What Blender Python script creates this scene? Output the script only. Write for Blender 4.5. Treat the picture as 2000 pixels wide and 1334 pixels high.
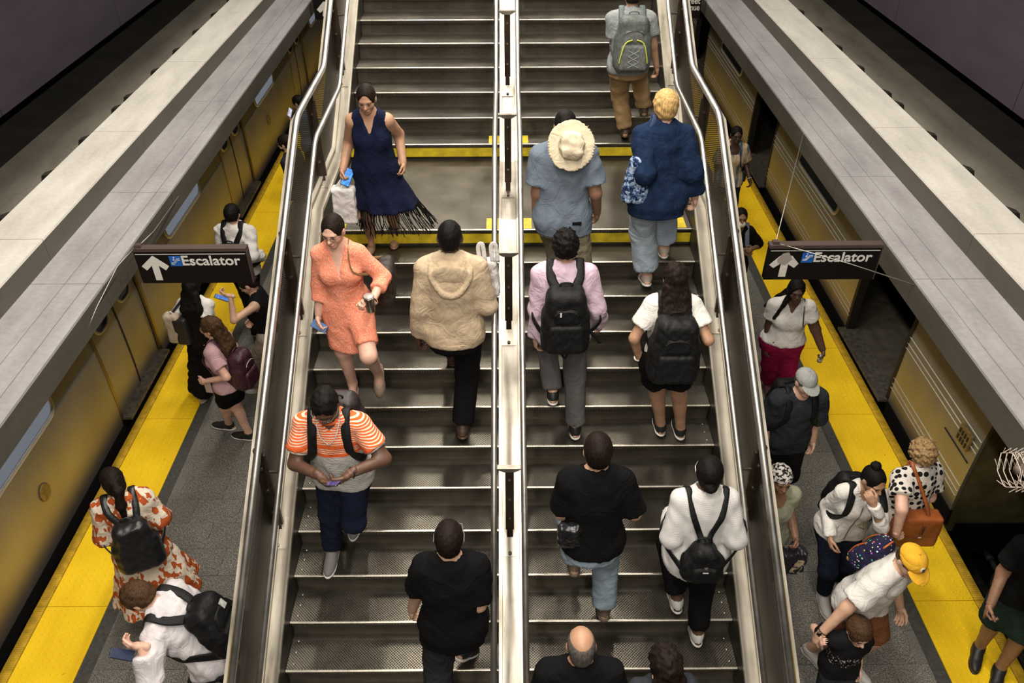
import bpy, bmesh, math, random, time
import numpy as np
from mathutils import Matrix, Vector

for _o in list(bpy.data.objects):
    bpy.data.objects.remove(_o, do_unlink=True)
SC = bpy.context.scene
COL = SC.collection

# ------------------------------------------------------------------ camera
FPX, PITCH, ROLL, YAW = 1560.0, math.radians(37.3), math.radians(.21), math.radians(.21)
CAM = np.array([0.0, 0.0, 5.447])
def _basis():
    cy, sy = math.cos(YAW), math.sin(YAW)
    fwd_h = np.array([sy, cy, 0.0]); right0 = np.array([cy, -sy, 0.0]); up0 = np.array([0, 0, 1.0])
    fwd = fwd_h*math.cos(PITCH) - up0*math.sin(PITCH)
    down0 = -(fwd_h*math.sin(PITCH) + up0*math.cos(PITCH))
    cr, sr = math.cos(ROLL), math.sin(ROLL)
    # image right / image down axes after roll
    right = cr*right0 - sr*(-1)*0 + 0*down0
    right = cr*right0 + sr*down0*1.0
    down = -sr*right0 + cr*down0
    # image x = cr*u + sr*w ; image y = -sr*u + cr*w
    return right, down, fwd
RIGHT, DOWN, FWD = _basis()
cam_data = bpy.data.cameras.new('camera')
cam_data.sensor_fit = 'HORIZONTAL'; cam_data.sensor_width = 36.0
cam_data.lens = 36.0*FPX/2000.0
cam_data.clip_start = .05; cam_data.clip_end = 200
cam = bpy.data.objects.new('camera', cam_data); COL.objects.link(cam)
cam.matrix_world = Matrix(((RIGHT[0], -DOWN[0], -FWD[0], CAM[0]), (RIGHT[1], -DOWN[1], -FWD[1], CAM[1]),
                           (RIGHT[2], -DOWN[2], -FWD[2], CAM[2]), (0, 0, 0, 1)))
SC.camera = cam

# ------------------------------------------------------------------ world, lamps, exposure
W_ = bpy.data.worlds.new('world'); SC.world = W_; W_.use_nodes = True
_bg = W_.node_tree.nodes['Background']
_bg.inputs['Color'].default_value = (1.0, .93, .82, 1); _bg.inputs['Strength'].default_value = .015
def area_lamp(name, loc, sx, sy, power, col=(1, .93, .82), tilt=(0, 0, 0)):
    d = bpy.data.lights.new(name, 'AREA'); d.shape = 'RECTANGLE'; d.size = sx; d.size_y = sy
    d.energy = power; d.color = col
    o = bpy.data.objects.new(name, d); o.location = loc; o.rotation_euler = tilt; COL.objects.link(o)
    return o
# rows of ceiling tubes of the mezzanine above stairs and platforms
for _sx, _pw in ((-1, 116), (1, 88)):
    for _k in range(-2, 5):
        area_lamp('ceiling_lamp', (_sx*1.05, 1.0+_k*2.9, 7.2), .22, 1.7, _pw)
SC.view_settings.view_transform = 'Standard'; SC.view_settings.look = 'None'
SC.view_settings.gamma = 1.0; SC.view_settings.use_curve_mapping = False
SC.view_settings.exposure = 0.32

# ------------------------------------------------------------------ picture <-> place
def ray(px, py):
    return RIGHT*(px-1000)/FPX + DOWN*(py-667)/FPX + FWD
def atY(px, py, Y): q = ray(px, py); return CAM + q*((Y-CAM[1])/q[1])
def atZ(px, py, Z): q = ray(px, py); return CAM + q*((Z-CAM[2])/q[2])
def atX(px, py, X): q = ray(px, py); return CAM + q*((X-CAM[0])/q[0])
def atN(px, py, P, n):                      # point of the sight line on the plane through P with normal n
    q = ray(px, py); n = np.asarray(n, float)
    return CAM + q*(np.dot(np.asarray(P)-CAM, n)/np.dot(q, n))

# ------------------------------------------------------------------ sizes of the place
RISE, RUN, LAND, YL = .165, .28, 1.456, 6.172
ZL = 12*RISE
SW = 1.6025                                  # half width of the stair
PZ = -.60                                    # platform level
YU = YL+LAND-RUN                             # where the upper slope starts
SL = RISE/RUN
def slope_z(y, h=0.0):
    if y < YL: return ZL+h+(y-YL)*SL
    if y < YU: return ZL+h
    return ZL+h+(y-YU)*SL
def tread_z(n): return ZL-(11-n)*RISE        # n = 11 is the landing
def tread_y(n): return YL-(11-n)*RUN
def up_z(n): return ZL+(n+1)*RISE
def up_y(n): return YL+LAND+n*RUN

# ------------------------------------------------------------------ objects
def tag(o, label=None, cat=None, group=None, kind=None):
    if label: o['label'] = label
    if cat: o['category'] = cat
    if group: o['group'] = group
    if kind: o['kind'] = kind
    return o
def empty(name, loc=(0, 0, 0), parent=None):
    o = bpy.data.objects.new(name, None); COL.objects.link(o); o.empty_display_size = .1
    o.location = loc
    if parent is not None: o.parent = parent
    return o
def world_loc(o):
    l = Vector(o.location)
    if o.parent is not None: l = l+world_loc(o.parent)
    return l
def link_mesh(name, me, parent=None, loc=(0, 0, 0)):
    o = bpy.data.objects.new(name, me); COL.objects.link(o); o.location = loc
    if parent is not None: o.parent = parent
    return o
class MB:
    """collects simple solids, then links them as one mesh"""
    def __init__(self): self.v = []; self.f = []; self.m = []; self.cm = 0
    def add(self, vs, fs):
        b = len(self.v); self.v += [tuple(map(float, q)) for q in vs]
        self.f += [tuple(b+i for i in q) for q in fs]; self.m += [self.cm]*len(fs); return self
    def box(self, x0, x1, y0, y1, z0, z1):
        return self.add([(x0, y0, z0), (x1, y0, z0), (x1, y1, z0), (x0, y1, z0), (x0, y0, z1), (x1, y0, z1), (x1, y1, z1), (x0, y1, z1)],
                        [(0, 3, 2, 1), (4, 5, 6, 7), (0, 1, 5, 4), (1, 2, 6, 5), (2, 3, 7, 6), (3, 0, 4, 7)])
    def obox(self, c, ax, ay, az, hx, hy, hz):
        c, ax, ay, az = [np.asarray(q, float) for q in (c, ax, ay, az)]
        vs = [c+ax*hx*sx+ay*hy*sy+az*hz*sz for sz in (-1, 1) for sx, sy in ((-1, -1), (1, -1), (1, 1), (-1, 1))]
        return self.add(vs, [(0, 3, 2, 1), (4, 5, 6, 7), (0, 1, 5, 4), (1, 2, 6, 5), (2, 3, 7, 6), (3, 0, 4, 7)])
    def prism(self, prof, y0, y1):
        """profile in (x, z), drawn out along y"""
        n = len(prof); vs = [(x, y0, z) for x, z in prof]+[(x, y1, z) for x, z in prof]
        fs = [(i, (i+1) % n, n+(i+1) % n, n+i) for i in range(n)]+[tuple(range(n))[::-1], tuple(range(n, 2*n))]
        return self.add(vs, fs)
    def sheet(self, rows):
        """grid of points -> quads"""
        nr, nc = len(rows), len(rows[0]); vs = [p for r_ in rows for p in r_]
        return self.add(vs, [(i*nc+j, i*nc+j+1, (i+1)*nc+j+1, (i+1)*nc+j) for i in range(nr-1) for j in range(nc-1)])
    def tube(self, pts, r, n=10, closed=False, flat=None, upv=None):
        pts = [np.asarray(q, float) for q in pts]; m = len(pts); rings = []
        rr = r if hasattr(r, '__len__') else [r]*m
        prev = None
        for i, p in enumerate(pts):
            if closed: d = pts[(i+1) % m]-pts[i-1]
            else: d = pts[min(i+1, m-1)]-pts[max(i-1, 0)]
            d = d/(np.linalg.norm(d)+1e-12)
            if upv is not None:
                a = np.asarray(upv[i] if hasattr(upv[0], '__len__') else upv, float)
            elif prev is None: a = np.array([0, 0, 1.]) if abs(d[2]) < .9 else np.array([1., 0, 0])
            else: a = prev
            a = a-d*np.dot(a, d); a = a/(np.linalg.norm(a)+1e-12); prev = a
            b = np.cross(d, a)
            k = 1.0 if flat is None else flat
            rings.append([p+rr[i]*(b*math.cos(t)+a*math.sin(t)*k) for t in [2*math.pi*j/n for j in range(n)]])
        vs = [q for ring in rings for q in ring]; fs = []
        for i in range(m if closed else m-1):
            i2 = (i+1) % m
            for j in range(n): fs.append((i*n+j, i*n+(j+1) % n, i2*n+(j+1) % n, i2*n+j))
        if not closed: fs += [tuple(range(n))[::-1], tuple(range((m-1)*n, m*n))]
        return self.add(vs, fs)
    def mesh(self, name, mats, smooth=False):
        me = bpy.data.meshes.new(name); me.from_pydata(self.v, [], self.f)
        for q in (mats if isinstance(mats, (list, tuple)) else [mats]): me.materials.append(q)
        if any(self.m): me.polygons.foreach_set('material_index', self.m)
        bm = bmesh.new(); bm.from_mesh(me); bmesh.ops.recalc_face_normals(bm, faces=bm.faces[:]); bm.to_mesh(me); bm.free()
        if smooth: me.polygons.foreach_set('use_smooth', [True]*len(me.polygons)); 
        me.update(); return me
    def build(self, name, mats, parent=None, smooth=False, loc=None):
        """vertices are world points; the object sits at loc (or at its parent)"""
        base = Vector(loc) if loc is not None else (world_loc(parent) if parent is not None else Vector((0, 0, 0)))
        self.v = [(x-base[0], y-base[1], z-base[2]) for x, y, z in self.v]
        o = link_mesh(name, self.mesh(name, mats, smooth), parent)
        o.location = base-(world_loc(parent) if parent is not None else Vector((0, 0, 0)))
        return o

# ------------------------------------------------------------------ materials
MATS = {}
def mat(name, col, rough=.6, metal=0.0, noise=None, bump=None, spec=.5, extra=None):
    """plain principled material; noise=(scale, amount) varies the colour, bump=(scale, strength)"""
    if name in MATS: return MATS[name]
    m = bpy.data.materials.new(name); m.use_nodes = True; MATS[name] = m
    nt = m.node_tree; P = nt.nodes['Principled BSDF']
    P.inputs['Base Color'].default_value = (*col, 1); P.inputs['Roughness'].default_value = rough
    P.inputs['Metallic'].default_value = metal; P.inputs['Specular IOR Level'].default_value = spec
    tc = nt.nodes.new('ShaderNodeTexCoord')
    if noise:
        n = nt.nodes.new('ShaderNodeTexNoise'); n.inputs['Scale'].default_value = noise[0]; n.inputs['Detail'].default_value = 5
        nt.links.new(tc.outputs['Object'], n.inputs['Vector'])
        r = nt.nodes.new('ShaderNodeValToRGB'); a = noise[1]
        r.color_ramp.elements[0].position = .3; r.color_ramp.elements[1].position = .7
        r.color_ramp.elements[0].color = (*[c*(1-a) for c in col], 1); r.color_ramp.elements[1].color = (*[min(1, c*(1+a)) for c in col], 1)
        nt.links.new(n.outputs['Fac'], r.inputs['Fac']); nt.links.new(r.outputs['Color'], P.inputs['Base Color'])
    if bump:
        n2 = nt.nodes.new('ShaderNodeTexNoise'); n2.inputs['Scale'].default_value = bump[0]; n2.inputs['Detail'].default_value = 4
        nt.links.new(tc.outputs['Object'], n2.inputs['Vector'])
        b = nt.nodes.new('ShaderNodeBump'); b.inputs['Strength'].default_value = bump[1]; b.inputs['Distance'].default_value = .01
        nt.links.new(n2.outputs['Fac'], b.inputs['Height']); nt.links.new(b.outputs['Normal'], P.inputs['Normal'])
    return m
class NT:
    """short hand for building node trees"""
    def __init__(self, name):
        self.m = bpy.data.materials.new(name); self.m.use_nodes = True; self.t = self.m.node_tree; MATS[name] = self.m
        self.P = self.t.nodes['Principled BSDF']; self.out = self.t.nodes['Material Output']
        self.tc = self.t.nodes.new('ShaderNodeTexCoord')
    def n(self, kind, **kw):
        q = self.t.nodes.new('ShaderNode'+kind)
        for k, v in kw.items(): setattr(q, k, v)
        return q
    def l(self, a, b): self.t.links.new(a, b)
    def math(self, op, a, b=None, c=None):
        q = self.n('Math', operation=op)
        for i, x in enumerate((a, b, c)):
            if x is None: continue
            if isinstance(x, (int, float)): q.inputs[i].default_value = x
            else: self.l(x, q.inputs[i])
        return q.outputs[0]
    def xyz(self, src='Object'):
        q = self.n('SeparateXYZ'); self.l(self.tc.outputs[src], q.inputs[0]); return q.outputs
    def noise(self, scale, detail=4, src=None, sc3=None):
        q = self.n('TexNoise'); q.inputs['Scale'].default_value = scale; q.inputs['Detail'].default_value = detail
        s = src or self.tc.outputs['Object']
        if sc3:
            mp = self.n('Mapping'); mp.inputs['Scale'].default_value = sc3; self.l(s, mp.inputs['Vector']); s = mp.outputs[0]
        self.l(s, q.inputs['Vector']); return q.outputs['Fac']
    def ramp(self, fac, stops, interp='LINEAR'):
        q = self.n('ValToRGB'); cr = q.color_ramp; cr.interpolation = interp
        while len(cr.elements) < len(stops): cr.elements.new(.5)
        for e, (p_, c) in zip(cr.elements, stops): e.position = p_; e.color = (*c, 1) if len(c) == 3 else c
        self.l(fac, q.inputs['Fac']); return q.outputs['Color']
    def mix(self, fac, a, b):
        q = self.n('MixRGB')
        for i, x in zip((0, 1, 2), (fac, a, b)):
            if isinstance(x, (int, float)): q.inputs[i].default_value = x
            elif isinstance(x, tuple): q.inputs[i].default_value = (*x, 1)
            else: self.l(x, q.inputs[i])
        return q.outputs[0]
    def bump(self, h, strength=.5, dist=.005):
        q = self.n('Bump'); q.inputs['Strength'].default_value = strength; q.inputs['Distance'].default_value = dist
        self.l(h, q.inputs['Height']); self.l(q.outputs[0], self.P.inputs['Normal'])
    def set(self, **kw):
        for k, v in kw.items():
            s = self.P.inputs[k.replace('_', ' ')]
            if isinstance(v, (int, float)): s.default_value = v
            elif isinstance(v, tuple): s.default_value = (*v, 1)
            else: self.l(v, s)
        return self.m

def make_tread_mat(name='steel_tread', mask=True):
    q = NT(name); x, y, z = q.xyz()
    u = q.math('MULTIPLY', q.math('ADD', x, y), 1/.0215); v = q.math('MULTIPLY', q.math('SUBTRACT', x, y), 1/.0215)
    def tri(a): return q.math('ABSOLUTE', q.math('SUBTRACT', q.math('FRACT', q.math('ADD', a, 500.0)), .5))
    g = q.math('MINIMUM', q.math('SUBTRACT', .5, tri(u)), q.math('SUBTRACT', .5, tri(v)))      # 0 at groove
    plate = q.math('MINIMUM', q.math('MULTIPLY', g, 7.5), 1.0)
    if mask: plate = q.math('MAXIMUM', plate, q.math('GREATER_THAN', y, .245))
    wear = q.noise(3.5, 5); fine = q.noise(60, 3)
    c = q.ramp(wear, [(.3, (.15, .136, .112)), (.7, (.27, .25, .212))])
    c = q.mix(q.math('MULTIPLY', fine, .30), c, (.10, .085, .065))
    c = q.mix(plate, (.018, .016, .012), c)
    q.bump(plate, .8, .002)
    return q.set(Base_Color=c, Metallic=1.0, Roughness=q.math('MULTIPLY_ADD', wear, .20, .27))
def make_riser_mat():
    q = NT('perforated_steel'); x, y, z = q.xyz()
    p_ = .021
    u = q.math('ADD', q.math('MULTIPLY', q.math('ADD', x, z), 1/p_), 500.0); v = q.math('ADD', q.math('MULTIPLY', q.math('SUBTRACT', x, z), 1/p_), 500.0)
    du = q.math('SUBTRACT', q.math('FRACT', u), .5); dv = q.math('SUBTRACT', q.math('FRACT', v), .5)
    r2 = q.math('ADD', q.math('MULTIPLY', du, du), q.math('MULTIPLY', dv, dv))
    hole = q.math('LESS_THAN', r2, .062)
    band = q.math('MULTIPLY', q.math('GREATER_THAN', z, .028), q.math('LESS_THAN', z, .135))
    band = q.math('MULTIPLY', band, q.math('LESS_THAN', q.math('ABSOLUTE', x), .66))
    hole = q.math('MULTIPLY', hole, band)
    c = q.ramp(q.noise(4, 5), [(.3, (.055, .047, .036)), (.7, (.10, .088, .069))])
    q.set(Base_Color=c, Metallic=.6, Roughness=.45)
    tr = q.n('BsdfTransparent'); mx = q.n('MixShader'); q.l(hole, mx.inputs[0]); q.l(q.P.outputs[0], mx.inputs[1]); q.l(tr.outputs[0], mx.inputs[2])
    q.l(mx.outputs[0], q.out.inputs['Surface']); return q.m
def make_mesh_mat():
    q = NT('wire_mesh'); x, y, z = q.xyz()
    p_ = .017
    s = q.math('SUBTRACT', z, q.math('MULTIPLY', y, SL))
    u = q.math('ADD', q.math('MULTIPLY', q.math('ADD', y, s), 1/p_), 500.0); v = q.math('ADD', q.math('MULTIPLY', q.math('SUBTRACT', y, s), 1/p_), 500.0)
    a = q.math('MINIMUM', q.math('FRACT', u), q.math('FRACT', v)); hole = q.math('GREATER_THAN', a, .52)
    q.set(Base_Color=(.042, .031, .021), Metallic=.4, Roughness=.5)
    tr = q.n('BsdfTransparent'); mx = q.n('MixShader'); q.l(hole, mx.inputs[0]); q.l(q.P.outputs[0], mx.inputs[1]); q.l(tr.outputs[0], mx.inputs[2])
    q.l(mx.outputs[0], q.out.inputs['Surface']); return q.m
def make_stainless(name, lo, hi, rough, streak=(40, 2, 2), bumpy=.12):
    q = NT(name)
    n1 = q.noise(1.0, 6, sc3=streak); n2 = q.noise(5, 5)
    f_ = q.math('ADD', q.math('MULTIPLY', n1, .5), q.math('MULTIPLY', n2, .5))
    c = q.ramp(f_, [(.32, lo), (.68, hi)])
    return q.set(Base_Color=c, Metallic=1.0, Roughness=q.math('MULTIPLY_ADD', n2, .2, rough-.1))
def make_curb_mat():
    q = NT('worn_white_metal')
    n1 = q.noise(1.0, 7, sc3=(22, 2.2, 2.2)); n2 = q.noise(2.3, 6)
    f_ = q.math('ADD', q.math('MULTIPLY', n1, .45), q.math('MULTIPLY', n2, .55))
    c = q.ramp(f_, [(.30, (.15, .125, .09)), (.44, (.40, .36, .29)), (.62, (.62, .57, .48))])
    return q.set(Base_Color=c, Metallic=.35, Roughness=.38)
def make_granite():
    q = NT('granite_paver')
    v = q.n('TexVoronoi'); v.inputs['Scale'].default_value = 120; q.l(q.tc.outputs['Object'], v.inputs['Vector'])
    n = q.noise(88, 3); n2 = q.noise(2.2, 4)
    gi = q.n('ObjectInfo')
    f_ = q.math('ADD', q.math('MULTIPLY', n, .75), q.math('MULTIPLY', v.outputs['Distance'], .35))
    c = q.ramp(f_, [(.38, (.034, .032, .027)), (.52, (.112, .105, .091)), (.66, (.29, .275, .24))])
    dk = q.math('MULTIPLY_ADD', gi.outputs['Random'], .25, .0)
    c = q.mix(dk, c, (.07, .066, .06)); c = q.mix(q.math('MULTIPLY', n2, .3), c, (.08, .075, .065))
    return q.set(Base_Color=c, Roughness=.55)
def make_yellow():
    q = NT('tactile_yellow')
    n = q.noise(2.0, 6); s = q.noise(24, 3); sp = q.noise(9, 2)
    c = q.ramp(n, [(.3, (.84, .53, .004)), (.7, (.95, .64, .008))])
    d = q.ramp(sp, [(.72, (0, 0, 0)), (.76, (1, 1, 1))])
    c = q.mix(q.math('MULTIPLY', s, .18), c, (.45, .26, .01)); c = q.mix(q.math('MULTIPLY', d, .7), c, (.10, .06, .015))
    return q.set(Base_Color=c, Roughness=.55)
def make_train_steel():
    q = NT('brushed_train_steel')
    n = q.noise(1.0, 6, sc3=(1, 3, 70)); n2 = q.noise(1.3, 4)
    c = q.ramp(n2, [(.3, (.36, .335, .29)), (.7, (.47, .44, .385))])
    q.bump(n, .05, .002)
    return q.set(Base_Color=c, Metallic=.72, Roughness=.42, Anisotropic=.3)
def make_beam(name, lo, hi, metal=0.0, rough=.6):
    q = NT(name)
    n = q.noise(1.0, 7, sc3=(5, 1.3, 5)); n2 = q.noise(26, 4)
    f_ = q.math('ADD', q.math('MULTIPLY', n, .7), q.math('MULTIPLY', n2, .3))
    c = q.ramp(f_, [(.3, lo), (.7, hi)])
    q.bump(n2, .08, .003)
    return q.set(Base_Color=c, Roughness=rough, Metallic=metal)

M_TREAD = make_tread_mat(); M_LAND = make_tread_mat('steel_landing', False); M_RISER = make_riser_mat(); M_MESH = make_mesh_mat()
M_CURB = make_curb_mat(); M_GRAN = make_granite(); M_YEL = make_yellow(); M_TRAIN = make_train_steel()
M_SSTEEL = make_stainless('polished_tube_steel', (.62, .60, .56), (.84, .82, .78), .40, (2, 30, 30))
M_NOSE = make_stainless('worn_nosing_steel', (.30, .275, .23), (.52, .485, .42), .38, (40, 2, 2))
M_DIV = make_stainless('divider_steel', (.27, .235, .19), (.62, .58, .51), .40, (26, 2, 2))
M_STR = mat('dark_stringer_steel', (.030, .026, .020), .5, .4, (6, .3))
M_BROWN = mat('brown_bar_steel', (.045, .032, .022), .4, .5, (8, .3))
M_BLACK = mat('black_void', (.006, .0055, .005), .9, spec=.1)
M_BEAMTOP = make_beam('grey_lilac_painted_steel', (.25, .235, .245), (.40, .385, .39))
M_BEAMUP = make_beam('pale_cream_panel', (.52, .495, .445), (.78, .745, .68))
M_BEAMFACE = make_beam('dark_taupe_fascia', (.055, .048, .038), (.088, .078, .063), 0, .5)
M_WALLP = make_beam('purple_grey_panel', (.085, .068, .088), (.120, .098, .122))
M_CONC = make_beam('sooty_concrete', (.035, .030, .022), (.07, .06, .048))
M_DARKW = mat('sooty_dark', (.02, .017, .013), .8, 0, (4, .3))
M_BORDER = mat('dark_border_stone', (.055, .053, .047), .6, 0, (30, .3))
M_SYEL = mat('yellow_paint_worn', (.56, .42, .015), .45, 0, (14, .25))
M_GLASS = mat('dark_window_glass', (.05, .055, .06), .08, 0, None, None, .8)
M_RUB = mat('black_rubber', (.012, .011, .010), .6)
M_PLATE = mat('ribbed_threshold_steel', (.26, .235, .20), .5, .6, (20, .4))
M_WHITE = mat('sign_white', (.78, .76, .72), .5)
M_SBLACK = mat('sign_black', (.008, .006, .006), .5, spec=.2)
M_SBROWN = mat('sign_edge_brown', (.075, .052, .045), .5)
M_SBLUE = mat('sign_blue', (.015, .13, .52), .4)
M_WIRE = mat('galvanised_wire', (.42, .40, .36), .4, .7)

# ------------------------------------------------------------------ floor, platform edges, tracks
XE, XI = 4.14, 3.52                           # platform edge, inner edge of the tactile strip
fl = MB().box(-XE, XE, -1, 24, PZ-.5, PZ-.012).build('floor', M_DARKW); tag(fl, kind='structure', label='dark stone platform floor under the staircase', cat='floor')
for sx, side in ((-1, 'left'), (1, 'right')):
    tb = MB().box(*sorted((sx*4.145, sx*7.6)), -1, 24, -2.3, -1.85).build('floor_track', M_BLACK)
    tag(tb, kind='structure', label='black track bed below the %s platform edge' % side, cat='track bed')
    par = fl
    # tiles of the walkway (rows run across the platform)
    tile = MB().box(-.2235, .2235, -.1495, .1495, -.03, 0).mesh('paver', M_GRAN)
    for i in range(29):
        y = 2.51+.302*i
        x = 1.75+(.0 if i % 2 else .21)
        while x < 3.38:
            w = min(.45, 3.40-x)
            if w > .1:
                o = link_mesh('paver', tile, par, (sx*(x+w/2), y, PZ+random.Random(i*7+int(x*10)).uniform(-.001, .001))); o.scale = (w/.45, 1, 1)
            else:
                o = link_mesh('paver', tile, par, (sx*(x+w/2), y, PZ)); o.scale = (w/.45, 1, 1)
            x += .45
    MB().box(*sorted((sx*3.40, sx*(XI-.004))), 1, 22, PZ-.03, PZ+.001).build('border_stone', M_BORDER, par)
    # tactile strip: panels with domes
    g = MB(); wy = 1.2
    g.box(-.262, .262, -wy/2+.003, wy/2-.003, -.03, .002)
    nx, ny = 9, 20
    for a in range(nx):
        for b in range(ny):
            cx, cy = -.232+.058*a, -.57+.06*b
            k = len(g.v)
            ring = [(cx+.0125*math.cos(t), cy+.0125*math.sin(t), .002) for t in [math.pi/3*j for j in range(6)]]
            top = [(cx+.008*math.cos(t), cy+.008*math.sin(t), .0065) for t in [math.pi/3*j for j in range(6)]]
            g.add(ring+top, [(j, (j+1) % 6, 6+(j+1) % 6, 6+j) for j in range(6)]+[(6, 7, 8, 9, 10, 11)])
    pm = g.mesh('tactile_panel', M_YEL)
    ep = MB().box(-.044, .044, -wy/2+.002, wy/2-.002, -.06, .003)
    for b in range(60): ep.box(-.044, .044, -.59+.02*b, -.583+.02*b, .003, .0055)
    em = ep.mesh('edge_strip', M_YEL2 if 'M_YEL2' in globals() else mat('edge_yellow', (.56, .35, .02), .6, 0, (12, .3)))
    for i in range(17):
        y = 4.16+wy*(i-2)-.6
        link_mesh('tactile_panel', pm, par, (sx*(XI+.262), y, PZ))
        link_mesh('edge_strip', em, par, (sx*4.097, y, PZ))
    MB().box(*sorted((sx*4.10, sx*4.16)), -1, 24, PZ-.9, PZ-.06).build('platform_face', M_BLACK, par)

# ------------------------------------------------------------------ staircase
st = empty('staircase', (0, 1.8, PZ))
tag(st, 'wide two-lane steel staircase with diamond plate treads between the platforms', 'staircase')
LW0, LW1 = .085, SW                           # lane from divider to side
lw = (LW1-LW0)/2; lc = (LW1+LW0)/2
def tread_mesh(depth):
    return MB().box(-lw, lw, .004, depth, -.040, 0).mesh('tread', M_LAND if depth > 1 else M_TREAD)
def nose_mesh():
    prof = [(-.0, -.012), (-.004, -.008), (-.003, -.003), (.001, -.0002), (.007, .0018), (.013, .0012), (.013, -.012)]
    m = MB(); vs = [(x, y, z) for x in (-lw, lw) for y, z in prof]; n = len(prof)
    return m.add(vs, [(i, (i+1) % n, n+(i+1) % n, n+i) for i in range(n)]+[tuple(range(n)), tuple(range(n, 2*n))[::-1]]).mesh('nosing', M_NOSE)
TM, LM_, NM = tread_mesh(RUN+.03), tread_mesh(LAND), nose_mesh()
RM = MB().box(-lw, lw, .028, .032, 0, RISE-.035).mesh('riser', M_RISER)
BM = MB().tube([(0, 0, 0), (0, 0, .002), (0, 0, .004)], [.008, .008, .005], 8).mesh('bolt', M_NOSE)
b0 = Vector(st.location)
steps = [(n, tread_y(n), tread_z(n), RUN) for n in range(-4, 11)]+[(11, YL, ZL, LAND)]+[(12+n, up_y(n), up_z(n), RUN) for n in range(0, 12)]
for n, y, z, dep in steps:
    for sx in (-1, 1):
        t = link_mesh('tread', LM_ if dep == LAND else TM, st, Vector((sx*lc, y, z))-b0)
        link_mesh('nosing', NM, t)
        link_mesh('riser', RM, st, Vector((sx*lc, y, z-RISE))-b0)
        if n < 6:
            for q in (.06, .15, .24): link_mesh('bolt', BM, t, (sx*(lw-.045), q, 0))
# yellow warning paint at the landing
for (y, z) in ((YL, ZL), (YL+LAND, ZL+RISE)):
    for sx in (-1, 1):
        MB().box(*sorted((sx*LW0, sx*SW)), y+.004, y+.0275, z-.135, z-.044).build('yellow_riser_band', M_SYEL, st)
        for xa, xb in ((LW0, LW0+.115), (SW-.16, SW-.04)):
            MB().box(*sorted((sx*xa, sx*xb)), y+.014, y+.20, z+.0005, z+.004).build('yellow_corner_mark', M_SYEL, st)
# side stringers with pale caps
def run_poly(y0, y1, h):
    ys = [y0]+[q for q in (YL, YU) if y0 < q < y1]+[y1]
    return [(q, slope_z(q, h)) for q in ys]
def ribbon(xa, xb, y0, y1, h0, h1):
    m = MB(); lo = run_poly(y0, y1, h0); hi = run_poly(y0, y1, h1)
    for i in range(len(lo)-1):
        (ya, za), (yb, zb) = lo[i], lo[i+1]; zc, zd = hi[i][1], hi[i+1][1]
        m.add([(xa, ya, za), (xb, ya, za), (xb, yb, zb), (xa, yb, zb), (xa, ya, zc), (xb, ya, zc), (xb, yb, zd), (xa, yb, zd)],
              [(0, 3, 2, 1), (4, 5, 6, 7), (0, 1, 5, 4), (1, 2, 6, 5), (2, 3, 7, 6), (3, 0, 4, 7)])
    return m
Y0, Y1 = 1.9, 10.6
for sx in (-1, 1):
    ribbon(*sorted((sx*(SW+.002), sx*(SW+.03))), Y0, Y1, -.36, .185).build('stringer', M_STR, st)
    ribbon(*sorted((sx*1.84, sx*1.87)), Y0, Y1, -.40, .19).build('stringer', M_STR, st)
    ribbon(*sorted((sx*1.598, sx*1.735)), Y0, Y1, .185, .205).build('stringer_cap', M_CURB, st)
    ribbon(*sorted((sx*1.598, sx*1.612)), Y0, Y1, .205, .219).build('cap_lip', M_CURB, st)
ribbon(-.075, .075, Y0, Y1, -.30, .082).build('divider_core', M_STR, st)
ribbon(-.062, .062, Y0, Y1, .082, .098).build('divider_plate', M_DIV, st)
for xa, xb in ((-.088, -.064), (.064, .088)): ribbon(xa, xb, Y0, Y1, .06, .112).build('divider_flange', M_DIV, st)

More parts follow.
